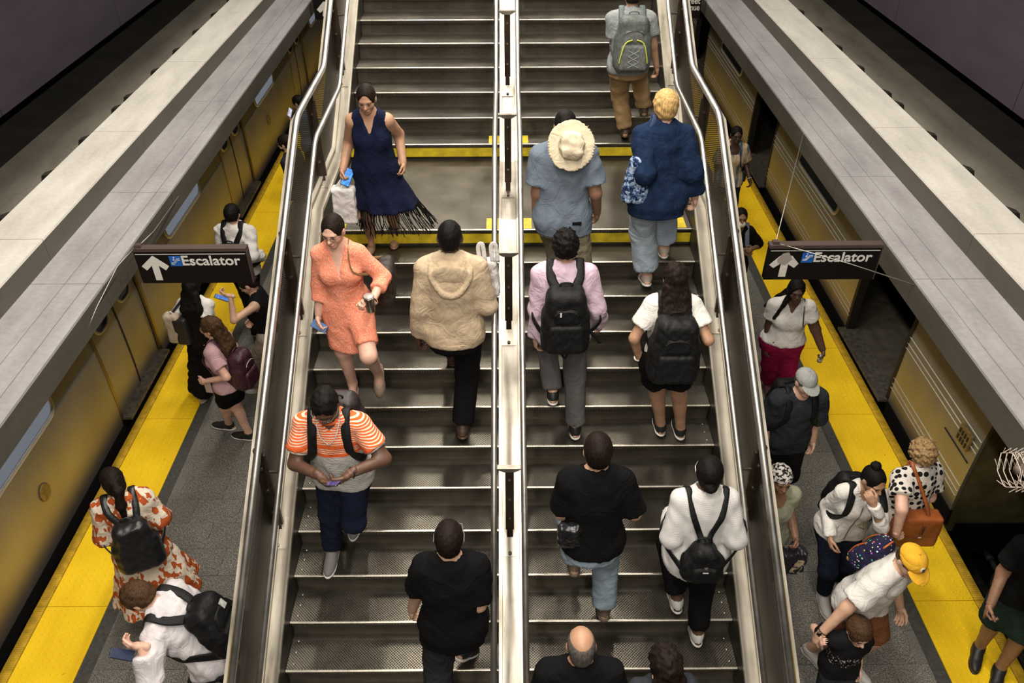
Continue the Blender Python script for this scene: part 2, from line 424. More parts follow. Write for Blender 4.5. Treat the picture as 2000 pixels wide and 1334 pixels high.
# ------------------------------------------------------------------ railings
POSTS = [2.40, 3.84, 5.28, 6.72, 8.16, 9.60]
def rail_pts(x, h, y0=Y0, y1=Y1): return [(x, q[0], q[1]) for q in run_poly(y0, y1, h)]
def rounded(pts, r=.10):
    out = [np.array(pts[0])]
    for i in range(1, len(pts)-1):
        p, a, b = [np.array(q, float) for q in (pts[i], pts[i-1], pts[i+1])]
        d0 = (a-p)/np.linalg.norm(a-p); d1 = (b-p)/np.linalg.norm(b-p)
        for t in np.linspace(0, 1, 5): out.append((1-t)**2*(p+d0*r)+2*t*(1-t)*p+t*t*(p+d1*r))
    return out+[np.array(pts[-1])]
for sx, side in ((-1, 'left'), (1, 'right')):
    rl = empty('stair_railing', (sx*1.70, Y0, slope_z(Y0)))
    tag(rl, 'steel railing with brown posts and wire mesh along the %s side of the staircase' % side, 'railing')
    MB().tube(rounded(rail_pts(sx*1.69, 1.035)), .026, 12).build('top_rail', M_SSTEEL, rl, True)
    MB().tube(rounded(rail_pts(sx*1.57, .85)), .021, 12).build('handrail', M_SSTEEL, rl, True)
    ribbon(*sorted((sx*1.728, sx*1.748)), Y0, Y1, .965, .995).build('mesh_frame', M_CURB, rl)
    ribbon(*sorted((sx*1.712, sx*1.727)), Y0, Y1, .955, .99).build('mesh_frame', M_BROWN, rl)
    ribbon(*sorted((sx*1.69, sx*1.73)), Y0, Y1, .245, .262).build('mesh_frame', M_CURB, rl)
    for py in POSTS:
        z0, z1 = slope_z(py, .205), slope_z(py, .985)
        po = MB().box(sx*1.70-.042, sx*1.70+.042, py-.014, py+.014, z0+.06, z1-.02).box(sx*1.70-.024, sx*1.70+.024, py-.012, py+.012, z0, z0+.1).build('post', M_BROWN, rl)
        for k in (.2, .42, .64):
            MB().tube([(sx*1.70, py-.014, z0+k), (sx*1.70, py-.024, z0+k)], .011, 8).build('bolt', M_NOSE, po)
        # sloped base plate
        a = np.array([0, 1, SL if not (YL < py < YU) else 0]); a = a/np.linalg.norm(a); nrm = np.cross([1, 0, 0], a)
        MB().obox(np.array([sx*1.69, py-.03, slope_z(py-.03, .211)]), (1, 0, 0), a, nrm, .062, .115, .006).build('base_plate', M_CURB, rl)
        MB().tube([(sx*1.69, py-.11, slope_z(py-.11, .21)), (sx*1.69, py-.115, slope_z(py-.11, .23))], .014, 6).build('bolt', M_NOSE, po)
        MB().tube([(sx*1.69, py, slope_z(py, .80)), (sx*1.58, py, slope_z(py, .80)), (sx*1.572, py, slope_z(py, .84))], .011, 8).build('bracket', M_BROWN, rl)
        MB().box(sx*1.70-.03, sx*1.70+.03, py-.012, py+.012, z1-.03, z1+.03).build('saddle', M_BROWN, rl)
    brk = sorted([Y0]+POSTS+[Y1])
    for ya, yb in zip(brk[:-1], brk[1:]):
        ya, yb = ya+.02, yb-.02
        lo, hi = run_poly(ya, yb, .26), run_poly(ya, yb, .96)
        m = MB()
        for i in range(len(lo)-1):
            m.add([(sx*1.722, *lo[i]), (sx*1.722, *lo[i+1]), (sx*1.722, *hi[i+1]), (sx*1.722, *hi[i])], [(0, 1, 2, 3)])
        m.build('mesh_panel', M_MESH, rl)
rl = empty('stair_railing', (0, Y0, slope_z(Y0)))
tag(rl, 'double handrail on dark posts along the pale steel divider of the staircase', 'railing')
for x in (-.112, .092): MB().tube(rounded(rail_pts(x, .85)), .021, 12).build('handrail', M_SSTEEL, rl, True)
for py in POSTS:
    z0, z1 = slope_z(py, .10), slope_z(py, .83)
    po = MB().box(-.036, .024, py-.012, py+.012, z0+.09, z1).box(-.028, .016, py-.01, py+.01, z0, z0+.12).build('post', M_BROWN, rl)
    for k in (.22, .42, .62): MB().tube([(-.006, py-.012, z0+k), (-.006, py-.02, z0+k)], .010, 8).build('bolt', M_NOSE, po)
    MB().add([(-.11, py-.02, z1+.005), (.09, py-.02, z1+.005), (.09, py+.02, z1+.005), (-.11, py+.02, z1+.005),
              (-.045, py-.02, z1-.03), (.03, py-.02, z1-.03), (.03, py+.02, z1-.03), (-.045, py+.02, z1-.03)],
             [(0, 1, 2, 3), (4, 7, 6, 5), (0, 4, 5, 1), (1, 5, 6, 2), (2, 6, 7, 3), (3, 7, 4, 0)]).build('cross_arm', M_DIV, rl)
    a = np.array([0, 1, SL if not (YL < py < YU) else 0]); a = a/np.linalg.norm(a); nrm = np.cross([1, 0, 0], a)
    MB().obox(np.array([-.006, py-.03, slope_z(py-.03, .101)]), (1, 0, 0), a, nrm, .058, .115, .006).build('base_plate', M_DIV, rl)
    MB().tube([(-.006, py-.11, slope_z(py-.11, .10)), (-.006, py-.115, slope_z(py-.11, .12))], .014, 6).build('bolt', M_BROWN, po)

# ------------------------------------------------------------------ canopy beams above the platform edges
for sx, side in ((-1, 'left'), (1, 'right')):
    S = lambda a, b: sorted((sx*a, sx*b))
    bl = empty('canopy_beam', (sx*3.4, 1.5, 1.85))
    tag(bl, 'wide grey grooved steel beam hanging over the %s platform' % side, 'beam')
    joints = [1.0, 3.2, 5.2, 7.0 if sx > 0 else 6.75, 9.05, 11.2, 13.3, 15.4, 17.5]
    for a, b in zip(joints[:-1], joints[1:]):
        a += .003; b -= .003
        for x0, x1 in ((3.14, 3.262), (3.27, 3.432), (3.440, 3.70)):
            MB().box(*S(x0, x1), a, b, 2.05, 2.07).build('top_panel', M_BEAMTOP, bl)
        MB().box(*S(3.14, 3.16), a, b, 1.85, 2.0495).build('fascia_panel', M_BEAMFACE, bl)
        MB().box(*S(3.16, 3.70), a, b, 1.85, 1.87).build('soffit_panel', M_BEAMFACE, bl)
    MB().box(*S(3.165, 3.69), 1.0, 17.5, 2.035, 2.049).build('core', M_BLACK, bl)
    bu = empty('canopy_beam', (sx*3.9, 1.5, 2.07))
    tag(bu, 'pale cream panelled upper beam above the train on the %s side' % side, 'beam')
    uj = [1.2, 3.4, 5.55, 7.7, 9.85, 12.0, 14.15, 16.3, 18.4]
    for a, b in zip(uj[:-1], uj[1:]):
        MB().box(*S(3.70, 4.18), a+.004, b-.004, 2.247, 2.267).build('top_panel', M_BEAMUP, bu)
        MB().box(*S(3.70, 3.72), a+.002, b-.002, 2.045, 2.2465).build('fascia_panel', M_BEAMFACE, bu)
    MB().box(*S(3.725, 4.17), 1.2, 18.4, 2.10, 2.246).build('core', M_BLACK, bu)
    MB().tube([(sx*4.205, 1.2, 2.225), (sx*4.205, 18.4, 2.225)], .016, 8).build('conduit', M_BEAMFACE, bu)
    for yb in (3.6, 4.4, 5.2, 5.98, 6.80, 7.60, 8.43, 8.78, 9.63, 10.42, 11.23, 12.07, 12.9, 13.7):
        w = .07
        MB().add([(sx*4.17, yb-w, 2.16), (sx*4.17, yb+w, 2.16), (sx*4.30, yb+w*.7, 2.16), (sx*4.30, yb-w*.7, 2.16),
                  (sx*4.17, yb-w, 2.262), (sx*4.17, yb+w, 2.262), (sx*4.28, yb+w*.5, 2.235), (sx*4.28, yb-w*.5, 2.235)],
                 [(0, 3, 2, 1), (4, 5, 6, 7), (0, 1, 5, 4), (1, 2, 6, 5), (2, 3, 7, 6), (3, 0, 4, 7)]).build('bracket', M_DARKW, bu)
    # hanging wall beyond the train
    wl = MB().box(*S(5.23, 5.5), -1, 24, 2.34, 7.5).build('wall_'+side, M_DARKW)
    tag(wl, kind='structure', label='dark purple panelled wall above the %s track' % side, cat='wall')
    pj = [1.65+3.16*i for i in range(8)]
    for a, b in zip(pj[:-1], pj[1:]):
        MB().box(*S(5.20, 5.23), a+.006, b-.006, 2.33, 5.2).build('wall_panel', M_WALLP, wl)
    bw = MB().box(*S(7.3, 7.6), -1, 24, -2.3, 3).build('wall_track_'+side, M_CONC)
    tag(bw, kind='structure', label='sooty concrete track wall beyond the %s train' % side, cat='wall')
for sx in (-1, 1):
    ce = MB().box(*sorted((sx*2.15, sx*7.6)), -9, 24, 5.6, 6.0).build('ceiling', M_CONC); tag(ce, kind='structure', label='dark soffit over the %s platform' % ('left' if sx < 0 else 'right'), cat='ceiling')
ce = MB().box(-7.6, 7.6, -9, 24, 7.6, 7.8).build('ceiling', M_CONC); tag(ce, kind='structure', label='dark ceiling high above the staircase', cat='ceiling')
wb = MB().box(-7.6, 7.6, 23.5, 24, -2.3, 7.5).build('wall_back', M_CONC); tag(wb, kind='structure', label='sooty concrete end wall of the station', cat='wall')

# ------------------------------------------------------------------ trains
PROF = [(-.78, 4.285), (-.45, 4.255), (-.1, 4.25), (.4, 4.262), (.9, 4.295), (1.4, 4.36), (1.72, 4.46), (1.90, 4.70), (1.99, 5.1), (2.02, 5.75)]
PZs = np.array([q[0] for q in PROF]); PXs = np.array([q[1] for q in PROF])
def tx(z): return float(np.interp(z, PZs[:7], PXs[:7]))
def side_sheet(sx, y0, y1, z0, z1, off=0.0, th=.03, nz=8):
    zs = np.linspace(z0, z1, nz); m = MB()
    out = [[(sx*(tx(z)-off), y, z) for z in zs] for y in (y0, y1)]
    inn = [[(sx*(tx(z)-off+th), y, z) for z in zs] for y in (y0, y1)]
    m.sheet(out); m.sheet(inn); m.sheet([out[0], inn[0]]); m.sheet([out[1], inn[1]])
    m.sheet([[out[0][0], out[1][0]], [inn[0][0], inn[1][0]]]); m.sheet([[out[0][-1], out[1][-1]], [inn[0][-1], inn[1][-1]]])
    return m
def rrect(y0, y1, z0, z1, r, n=5):
    pts = []
    for cy, cz, a0 in ((y1-r, z1-r, 0), (y0+r, z1-r, 90), (y0+r, z0+r, 180), (y1-r, z0+r, 270)):
        for k in range(n+1):
            a = math.radians(a0+90*k/n); pts.append((cy+r*math.cos(a), cz+r*math.sin(a)))
    return pts
M_FRAME = mat('bright_window_frame', (.78, .76, .72), .35, .3)
M_LIT = mat('lit_window_glass', (.10, .11, .12), .1)
M_LIT.node_tree.nodes['Principled BSDF'].inputs['Emission Color'].default_value = (.50, .56, .66, 1); M_LIT.node_tree.nodes['Principled BSDF'].inputs['Emission Strength'].default_value = .22
M_ROOF = make_beam('lit_roof_metal', (.17, .155, .125), (.30, .275, .225), .2, .55)  # paler tone paints the lamplight on the roof beside the upper beam
M_SEAT = mat('train_interior_blue', (.08, .12, .17), .6)
M_INT = mat('train_interior_floor', (.12, .105, .08), .6, 0, (9, .3))
M_INTW = mat('train_interior_panel', (.16, .13, .07), .5)
M_EMB = mat('brown_emblem', (.30, .21, .07), .5, .4, (20, .4))
M_STRIPE = mat('pale_stripe', (.80, .75, .62), .35, .3)
def train_window(tr, sx, y0, y1, z0=.42, z1=1.25, r=.11):
    P = rrect(y0, y1, z0, z1, r)
    w = MB().tube([(sx*(tx(z)-.006), y, z) for y, z in P], .026, 8, True, .7).build('window_frame', M_FRAME, tr, True)
    m = MB(); n = len(P); m.add([(sx*(tx(z)-.004), y, z) for y, z in P], [tuple(range(n))]); m.build('pane', M_LIT if sx < 0 else M_GLASS, w)
def door_leaf(tr, sx, y0, y1):
    lf = side_sheet(sx, y0+.006, y1-.006, -.53, 1.5, -.030).build('door_leaf', M_TRAIN, tr, True)
    P = rrect(y0+.13, y1-.13, .45, 1.3, .12)
    MB().tube([(sx*(tx(z)+.024), y, z) for y, z in P], .020, 8, True, .7).build('window_frame', M_FRAME, lf, True)
    m = MB(); m.add([(sx*(tx(z)+.027), y, z) for y, z in P], [tuple(range(len(P)))]); m.build('pane', M_GLASS, lf)
    return lf
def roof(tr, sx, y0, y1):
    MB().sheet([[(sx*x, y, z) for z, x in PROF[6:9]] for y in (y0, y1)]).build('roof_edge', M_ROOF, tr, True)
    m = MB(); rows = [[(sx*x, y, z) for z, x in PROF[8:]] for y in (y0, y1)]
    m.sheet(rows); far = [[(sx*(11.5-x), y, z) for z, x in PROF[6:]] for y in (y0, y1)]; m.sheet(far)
    m.build('roof', mat('shaded_roof', (.016, .013, .010), .8, 0, (3, .4)), tr, True)  # near-black tone paints the shade over the rest of the roof
def closed_train():
    sx = -1; tr = empty('subway_train', (-4.3, 1.0, -1.8))
    tag(tr, 'stainless steel subway train with closed doors at the left platform', 'train')
    doors = [(1.92, 3.11), (6.53, 7.72), (11.13, 12.32), (15.75, 16.94)]
    wins = [(.0, .8), (4.25, 5.58), (8.72, 10.05), (13.15, 14.42), (17.8, 19.0)]
    prev = 1.0
    for (a, b), w in zip(doors+[(22, 23)], [None]+wins[1:]):
        if a-prev > .2:
            side_sheet(sx, prev, a-.05, -.62, 1.55).build('side_panel', M_TRAIN, tr, True)
            side_sheet(sx, prev, a-.05, -.78, -.625, .004, .03, 3).build('skirt', M_RUB, tr)
            zl = .40
            MB().tube([(sx*(tx(zl)-.001), prev, zl), (sx*(tx(zl)-.001), a-.05, zl)], .008, 6).build('belt_seam', M_TRAIN, tr)
            if w: train_window(tr, sx, *w)
        if a > 20: break
        mid = (a+b)/2
        for ya, yb in ((a, mid), (mid, b)): door_leaf(tr, sx, ya, yb)
        for ye in (a, b): side_sheet(sx, ye-.05 if ye == a else ye, ye if ye == a else ye+.05, -.55, 1.55, .006).build('door_post', mat('door_post_bronze', (.30, .235, .12), .3, .9), tr, True)
        side_sheet(sx, mid-.012, mid+.012, -.53, 1.5, -.024).build('door_seal', M_RUB, tr)
        MB().box(-4.30, -4.165, a-.02, b+.02, -.565, -.53).build('threshold', M_PLATE, tr)
        side_sheet(sx, a-.05, b+.05, -.78, -.57, .004, .03, 3).build('skirt', M_RUB, tr)
        side_sheet(sx, a-.06, b+.06, 1.5, 1.56, .012).build('door_header', M_TRAIN, tr)
        prev = b+.05
    for ye, ze in ((4.99, -.05), (13.68, -.0)):
        m = MB(); n = 18; R = [(sx*(tx(ze)-.006), ye+.075*math.cos(2*math.pi*k/n), ze+.085*math.sin(2*math.pi*k/n)) for k in range(n)]
        m.tube(R, .008, 6, True); m.add([(x+.004, y, z) for x, y, z in R], [tuple(range(n))]); m.build('emblem', M_EMB, tr)
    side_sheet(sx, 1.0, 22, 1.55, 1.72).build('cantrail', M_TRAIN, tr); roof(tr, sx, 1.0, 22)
    MB().box(-5.0, -4.9, 1, 22, -.6, 1.7).build('interior_wall', M_SEAT, tr)
    MB().box(-7.0, -4.4, 1.0, 22, -1.2, -.78).build('underframe', M_BLACK, tr)
    MB().box(-7.2, -7.15, 1, 22, -.7, 1.7).build('far_side', M_DARKW, tr)
closed_train()
def open_train():
    sx = 1; tr = empty('subway_train', (4.3, 5.1, -1.8))
    tag(tr, 'subway train with open doors and thin pale stripes at the right platform', 'train')
    doors = [(6.77, 8.12), (12.12, 13.42), (17.4, 18.6)]
    wins = [None, (9.25, 10.9), (14.55, 16.2), None]
    prev = 5.15
    for (a, b), w in zip(doors+[(22, 23)], wins):
        side_sheet(sx, prev, a, -.56, 1.55).build('side_panel', M_TRAIN, tr, True)
        side_sheet(sx, prev, a, -.78, -.565, .004, .03, 3).build('skirt', M_RUB, tr)
        for zl in (-.37, -.31, -.235, .19, .25, .33):
            MB().tube([(tx(zl)-.002, prev+.01, zl), (tx(zl)-.002, a-.01, zl)], .0055, 6).build('stripe', M_STRIPE, tr)
        if w: train_window(tr, sx, *w)
        if a > 20: break
        MB().box(4.165, 4.30, a-.02, b+.02, -.585, -.55).build('threshold', M_PLATE, tr)
        MB().box(4.30, 4.40, a, b, -.585, -.552).build('sill', M_PLATE, tr)
        for ye in (a, b): side_sheet(sx, ye-.03, ye+.03, -.55, 1.55, .006, .1).build('door_post', M_RUB, tr, True)
        side_sheet(sx, a, b, 1.45, 1.56, .004).build('door_header', M_TRAIN, tr)
        prev = b
    # leaf left half drawn at the near door, seen edge on
    side_sheet(sx, 6.4, 6.86, -.53, 1.45, -.035).build('door_leaf', M_INTW, tr, True)
    MB().tube([(tx(z)+.01, 5.68, z) for z in np.linspace(-.5, 1.4, 6)], .008, 6).build('panel_seam', M_RUB, tr)
    MB().tube([(tx(.03)-.001, 5.2, .03), (tx(.03)-.001, 5.68, .03)], .008, 6).build('panel_seam', M_RUB, tr)
    vp = MB().box(4.225, 4.25, 5.26, 5.46, .12, .30).build('vent_plate', M_EMB, tr)
    for k in range(4):
        for j in range(2): MB().box(4.219, 4.226, 5.285+.045*k, 5.305+.045*k, .14+.075*j, .19+.075*j).build('vent_slot', M_RUB, vp)
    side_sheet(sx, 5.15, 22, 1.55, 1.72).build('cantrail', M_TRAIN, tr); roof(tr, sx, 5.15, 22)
    MB().box(4.30, 7.1, 5.3, 22, -.62, -.58).build('interior_floor', M_INT, tr)
    MB().box(7.10, 7.15, 5.15, 22, -.7, 1.75).build('far_side', M_DARKW, tr)
    MB().box(4.30, 7.1, 5.17, 5.3, -.9, 1.75).build('end_wall', mat('train_end', (.16, .13, .06), .5, .3, (6, .3)), tr)
    MB().box(4.4, 7.0, 5.15, 22, -1.2, -.78).build('underframe', M_BLACK, tr)
    MB().tube([(5.2, 5.15, -.9), (5.0, 4.95, -1.1), (5.0, 4.6, -1.2)], .03, 8).build('coupler_hose', M_RUB, tr)
open_train()
M_RAILST = mat('rusty_rail', (.10, .085, .07), .35, .8, (20, .4))
for xr in (4.95, 6.38):
    o = MB().prism([(xr-.07, -1.85), (xr+.07, -1.85), (xr+.07, -1.83), (xr+.012, -1.80), (xr+.012, -1.73), (xr+.035, -1.715), (xr+.035, -1.69), (xr-.035, -1.69), (xr-.035, -1.715), (xr-.012, -1.73), (xr-.012, -1.80), (xr-.07, -1.83)], 0, 20).build('running_rail', M_RAILST, None, False, (xr, 0, -1.85))
    tag(o, 'rusty running rail of the right track, %s' % ('nearer the platform' if xr < 5 else 'farther from the platform'), 'rail')
for k, pts in enumerate(([(1876, 965), (1893, 1000), (1905, 1040), (1925, 1075), (1950, 1120), (1985, 1190)], [(1915, 955), (1932, 978), (1948, 998), (1975, 1030), (2010, 1070), (2080, 1150)])):
    P = [atZ(*q, -1.45-.1*k) for q in pts]
    o = empty('track_cable', tuple(P[-1]))
    MB().tube(P, .030, 8).build('sheath', mat('dusty_cable', (.035, .032, .030), .6, 0, (15, .5)), o, True)
    for i in (1, 3): MB().tube([P[i], P[i]*.6+P[i+1]*.4], .036, 8).build('pale_sleeve', mat('dusty_sleeve', (.12, .11, .10), .6), o, True)
    tag(o, 'dusty black cable with pale sleeves beside the right track, %s' % ('nearer the platform edge' if k == 0 else 'farther from the platform edge'), 'cable')

# ------------------------------------------------------------------ signs
def text_mesh(body, size, x, y, z, name, m, parent, bold=.0, maxw=None):
    c = bpy.data.curves.new(name, 'FONT'); c.body = body; c.size = size; c.extrude = .0015; c.offset = bold; c.resolution_u = 4
    t = bpy.data.objects.new(name, c); COL.objects.link(t)
    dg = bpy.context.evaluated_depsgraph_get(); me = bpy.data.meshes.new_from_object(t.evaluated_get(dg))
    bpy.data.objects.remove(t, do_unlink=True)
    n = len(me.vertices); co = np.zeros(n*3); me.vertices.foreach_get('co', co); co = co.reshape(-1, 3)
    if maxw: co[:, 0] *= maxw/(co[:, 0].max()-co[:, 0].min())
    b = world_loc(parent)
    out = np.stack([co[:, 0]-co[:, 0].min()+x-b[0], -co[:, 2]+y-b[1], co[:, 1]+z-b[2]], 1)
    me.vertices.foreach_set('co', out.ravel()); me.materials.clear(); me.materials.append(m); me.update()
    return link_mesh(name, me, parent)
def flat_poly(pts, y, th=.002):
    m = MB(); n = len(pts); m.add([(x, y, z) for x, z in pts]+[(x, y-th, z) for x, z in pts], [tuple(range(n)), tuple(range(n, 2*n))[::-1]]+[(i, (i+1) % n, n+(i+1) % n, n+i) for i in range(n)]); return m
def esc_sign(x0, label, taped):
    y, z0, z1, w = 5.59, 1.82, 2.15, .91
    s = empty('hanging_sign', (x0, y, z0)); tag(s, label, 'sign')
    MB().box(x0, x0+w, y, y+.06, z0, z1-.028).build('panel', M_SBLACK, s)
    MB().box(x0-.006, x0+w+.006, y-.006, y+.066, z1-.028, z1).build('top_rail', M_SBROWN, s)
    MB().box(x0+w, x0+w+.008, y-.002, y+.062, z0, z1-.028).build('end_cap', M_SBROWN, s)
    MB().box(x0+.01, x0+w-.01, y-.002, y, z1-.055, z1-.050).build('white_line', M_WHITE, s)
    ax, az = x0+.145, z0+.03; k = 1.0
    if not taped:
        flat_poly([(ax-.028, az), (ax+.028, az), (ax+.028, az+.14), (ax+.078, az+.095), (ax+.112, az+.135), (ax, az+.235), (ax-.112, az+.135), (ax-.078, az+.095), (ax-.028, az+.14)], y).build('arrow', M_WHITE, s)
    else:
        flat_poly([(ax-.03, az), (ax+.03, az), (ax+.03, az+.12), (ax+.085, az+.085), (ax+.115, az+.125), (ax+.05, az+.20), (ax-.05, az+.20), (ax-.125, az+.115), (ax-.085, az+.085), (ax-.03, az+.13)], y).build('arrow', mat('sign_tape_white', (.70, .66, .60), .5, 0, (30, .15)), s)
        flat_poly([(ax-.062, az+.14), (ax, az+.115), (ax+.055, az+.17), (ax+.015, az+.235), (ax-.03, az+.225), (ax-.07, az+.17)], y-.003).build('tape_patch', mat('tape_grey', (.36, .32, .28), .6), s)
    bx = x0+.275; bz = z0+.165; q = .095
    flat_poly([(bx, bz), (bx+q, bz), (bx+q, bz+q), (bx, bz+q)], y).build('blue_square', M_SBLUE, s)
    P = [(bx+.012, y-.003, bz+.02), (bx+.034, y-.003, bz+.02), (bx+.064, y-.003, bz+.056), (bx+.084, y-.003, bz+.056), (bx+.084, y-.003, bz+.068), (bx+.060, y-.003, bz+.068), (bx+.030, y-.003, bz+.032), (bx+.012, y-.003, bz+.032)]
    pic = MB().tube(P, .0028, 5, True).tube([(bx+.032, y-.003, bz+.055), (bx+.038, y-.003, bz+.072)], .006, 6).tube([(bx+.039, y-.003, bz+.082), (bx+.041, y-.003, bz+.086)], .006, 6)
    pic.build('escalator_pictogram', M_WHITE, s)
    text_mesh('Escalator', .125, x0+.375, y-.002, z0+.175, 'lettering', M_WHITE, s, .0022, .475)
    return s
sL = esc_sign(-3.04, 'black hanging Escalator sign with clean white arrow above the left platform', False)
sR = esc_sign(2.115, 'black hanging Escalator sign with taped patched arrow above the right platform', True)
for s, pts_list in ((sL, [[(-3.02, 5.62, 2.155), (-3.1, 5.4, 2.10), (-3.14, 5.0, 1.98), (-3.145, 4.72, 1.90)], [(-3.0, 5.62, 2.155), (-3.08, 6.1, 2.02), (-3.14, 6.9, 1.95)]]),
                    (sR, [[(2.16, 5.62, 2.155), tuple(atX(1569, 262, 3.14))], [(2.16, 5.62, 2.155), (2.7, 5.40, 2.09), tuple(atX(1785, 556, 3.138))]])):
    for P in pts_list: MB().tube(P, .004, 6).build('hanger_wire', M_WIRE, s, True)
    x0 = s.location[0]
    MB().box(x0+.02, x0+.07, 5.6, 5.64, 2.15, 2.175).build('hanger_lug', M_SBROWN, s)
# small sign faces at the top of the picture
p0 = atZ(628, 38, 1.82)
s = empty('hanging_sign', (p0[0], p0[1], 1.82)); tag(s, 'small black sign with slanted white arrow behind the left railing top', 'sign')
MB().box(p0[0]-.10, p0[0]+.55, p0[1], p0[1]+.06, 1.82, 2.2).build('panel', M_SBLACK, s)
ax, az = p0[0]+.045, 1.87
flat_poly([(ax-.02, az), (ax+.06, az), (ax+.06, az+.13), (ax+.12, az+.22), (ax+.02, az+.22), (ax-.10, az+.10), (ax-.05, az+.05), (ax-.0, az+.09)], p0[1]).build('arrow', M_WHITE, s)
p0 = atZ(1366, 36, 1.82)
s = empty('hanging_sign', (p0[0], p0[1], 1.82)); tag(s, 'small black sign with white street lettering behind the right railing top', 'sign')
MB().box(p0[0]-.50, p0[0]+.0, p0[1], p0[1]+.06, 1.82, 2.3).build('panel', M_SBLACK, s)
text_mesh('Street', .13, p0[0]-.30, p0[1]-.002, 2.045, 'lettering', M_WHITE, s, .002, .28)
text_mesh('Avenue', .13, p0[0]-.345, p0[1]-.002, 1.945, 'lettering', M_WHITE, s, .002, .325)

# ------------------------------------------------------------------ wire cage under the right beam
c0 = atX(2000, 918, 3.02)
s = empty('wire_cage', tuple(c0)); tag(s, 'white wire guard cage hanging below the right beam near the frame edge', 'cage')
M_CAGE = mat('white_coated_wire', (.62, .53, .45), .4, .1)
for k in range(6):
    off = np.array([.036*(k-2.5), .0, .0])
    hexp = [c0+off+np.array([0, .115*math.cos(math.radians(60*j+15)), .115*math.sin(math.radians(60*j+15))]) for j in range(6)]
    MB().tube(rounded(hexp+[hexp[0]], .02), .0028, 6, True).build('hoop', M_CAGE, s, True)
for j in range(6):
    a = math.radians(60*j+15); a2 = math.radians(60*j+45)
    P = []
    for k in range(12):
        aa = a if k % 2 else a2; rr = .115 if k % 2 else .128
        P.append(c0+np.array([.036*(k/2.0-2.75), rr*math.cos(aa), rr*math.sin(aa)]))
    MB().tube(P, .0025, 5).build('zigzag_wire', M_CAGE, s)
MB().tube([c0+np.array([-.09, 0, .1]), np.array([3.15, c0[1], 1.93])], .006, 6).build('mount', M_WIRE, s)
MB().tube([c0+np.array([-.05, 0, 0]), c0+np.array([.05, 0, 0])], .026, 10).build('lamp_body', mat('dusty_lamp', (.16, .12, .10), .5), s, True)

# ================================================================== people: bodies grown from blended solids
F32 = np.float32
U3 = np.array([0, 0, 1.0])
def unit(v): v = np.asarray(v, float); return v/(np.linalg.norm(v)+1e-12)
class Prim:
    def __init__(s, lo, hi, fn, k=.02, op='u'): s.lo = np.asarray(lo, float); s.hi = np.asarray(hi, float); s.fn = fn; s.k = k; s.op = op
def cone(a, b, r1, r2, k=.02, op='u', flat=False, flata=False):
    a = np.asarray(a, float); b = np.asarray(b, float); ba = b-a; L2 = float(ba@ba)+1e-12; L = math.sqrt(L2); R = max(r1, r2)
    def fn(X, Y, Z):
        px, py, pz = X-F32(a[0]), Y-F32(a[1]), Z-F32(a[2])
        tt = (px*F32(ba[0])+py*F32(ba[1])+pz*F32(ba[2]))*F32(1/L2); t = np.clip(tt, 0, 1)
        d = np.sqrt((px-t*F32(ba[0]))**2+(py-t*F32(ba[1]))**2+(pz-t*F32(ba[2]))**2)-(F32(r1)+t*F32(r2-r1))
        if flat: d = np.maximum(d, (tt-1)*F32(L))
        if flata: d = np.maximum(d, -tt*F32(L))
        return d
    return Prim(np.minimum(a, b)-R, np.maximum(a, b)+R, fn, k, op)
def ell(c, A, r, k=.02, op='u'):
    """A rows: the three axes, r the three radii"""
    c = np.asarray(c, float); A = np.asarray(A, float); r = np.asarray(r, float); R = np.sqrt(((A*r[:, None])**2).sum(0))
    def fn(X, Y, Z):
        px, py, pz = X-F32(c[0]), Y-F32(c[1]), Z-F32(c[2]); k0 = 0; k1 = 0
        for i in range(3):
            q = px*F32(A[i, 0])+py*F32(A[i, 1])+pz*F32(A[i, 2]); k0 = k0+(q/F32(r[i]))**2; k1 = k1+(q/F32(r[i]**2))**2
        k0 = np.sqrt(k0); k1 = np.sqrt(k1)+F32(1e-6); return k0*(k0-1)/k1
    return Prim(c-R, c+R, fn, k, op)
def rbox(c, A, h, rad, k=.01, op='u', taper=0.0):
    """rounded box; taper narrows axis 0 towards +axis 2"""
    c = np.asarray(c, float); A = np.asarray(A, float); h = np.asarray(h, float); R = np.sqrt(((np.abs(A)*h[:, None])**1).sum(0)**2)
    def fn(X, Y, Z):
        px, py, pz = X-F32(c[0]), Y-F32(c[1]), Z-F32(c[2]); q = [px*F32(A[i, 0])+py*F32(A[i, 1])+pz*F32(A[i, 2]) for i in range(3)]
        if taper: q[0] = q[0]/(1-F32(taper)*np.clip((q[2]/F32(h[2])+1)/2, 0, 1)**2)
        o = 0; m = None
        for i in range(3):
            e = np.abs(q[i])-F32(h[i]-rad); o = o+np.maximum(e, 0)**2; m = e if m is None else np.maximum(m, e)
        return np.sqrt(o)+np.minimum(m, 0)-F32(rad)
    return Prim(c-R, c+R, fn, k, op)
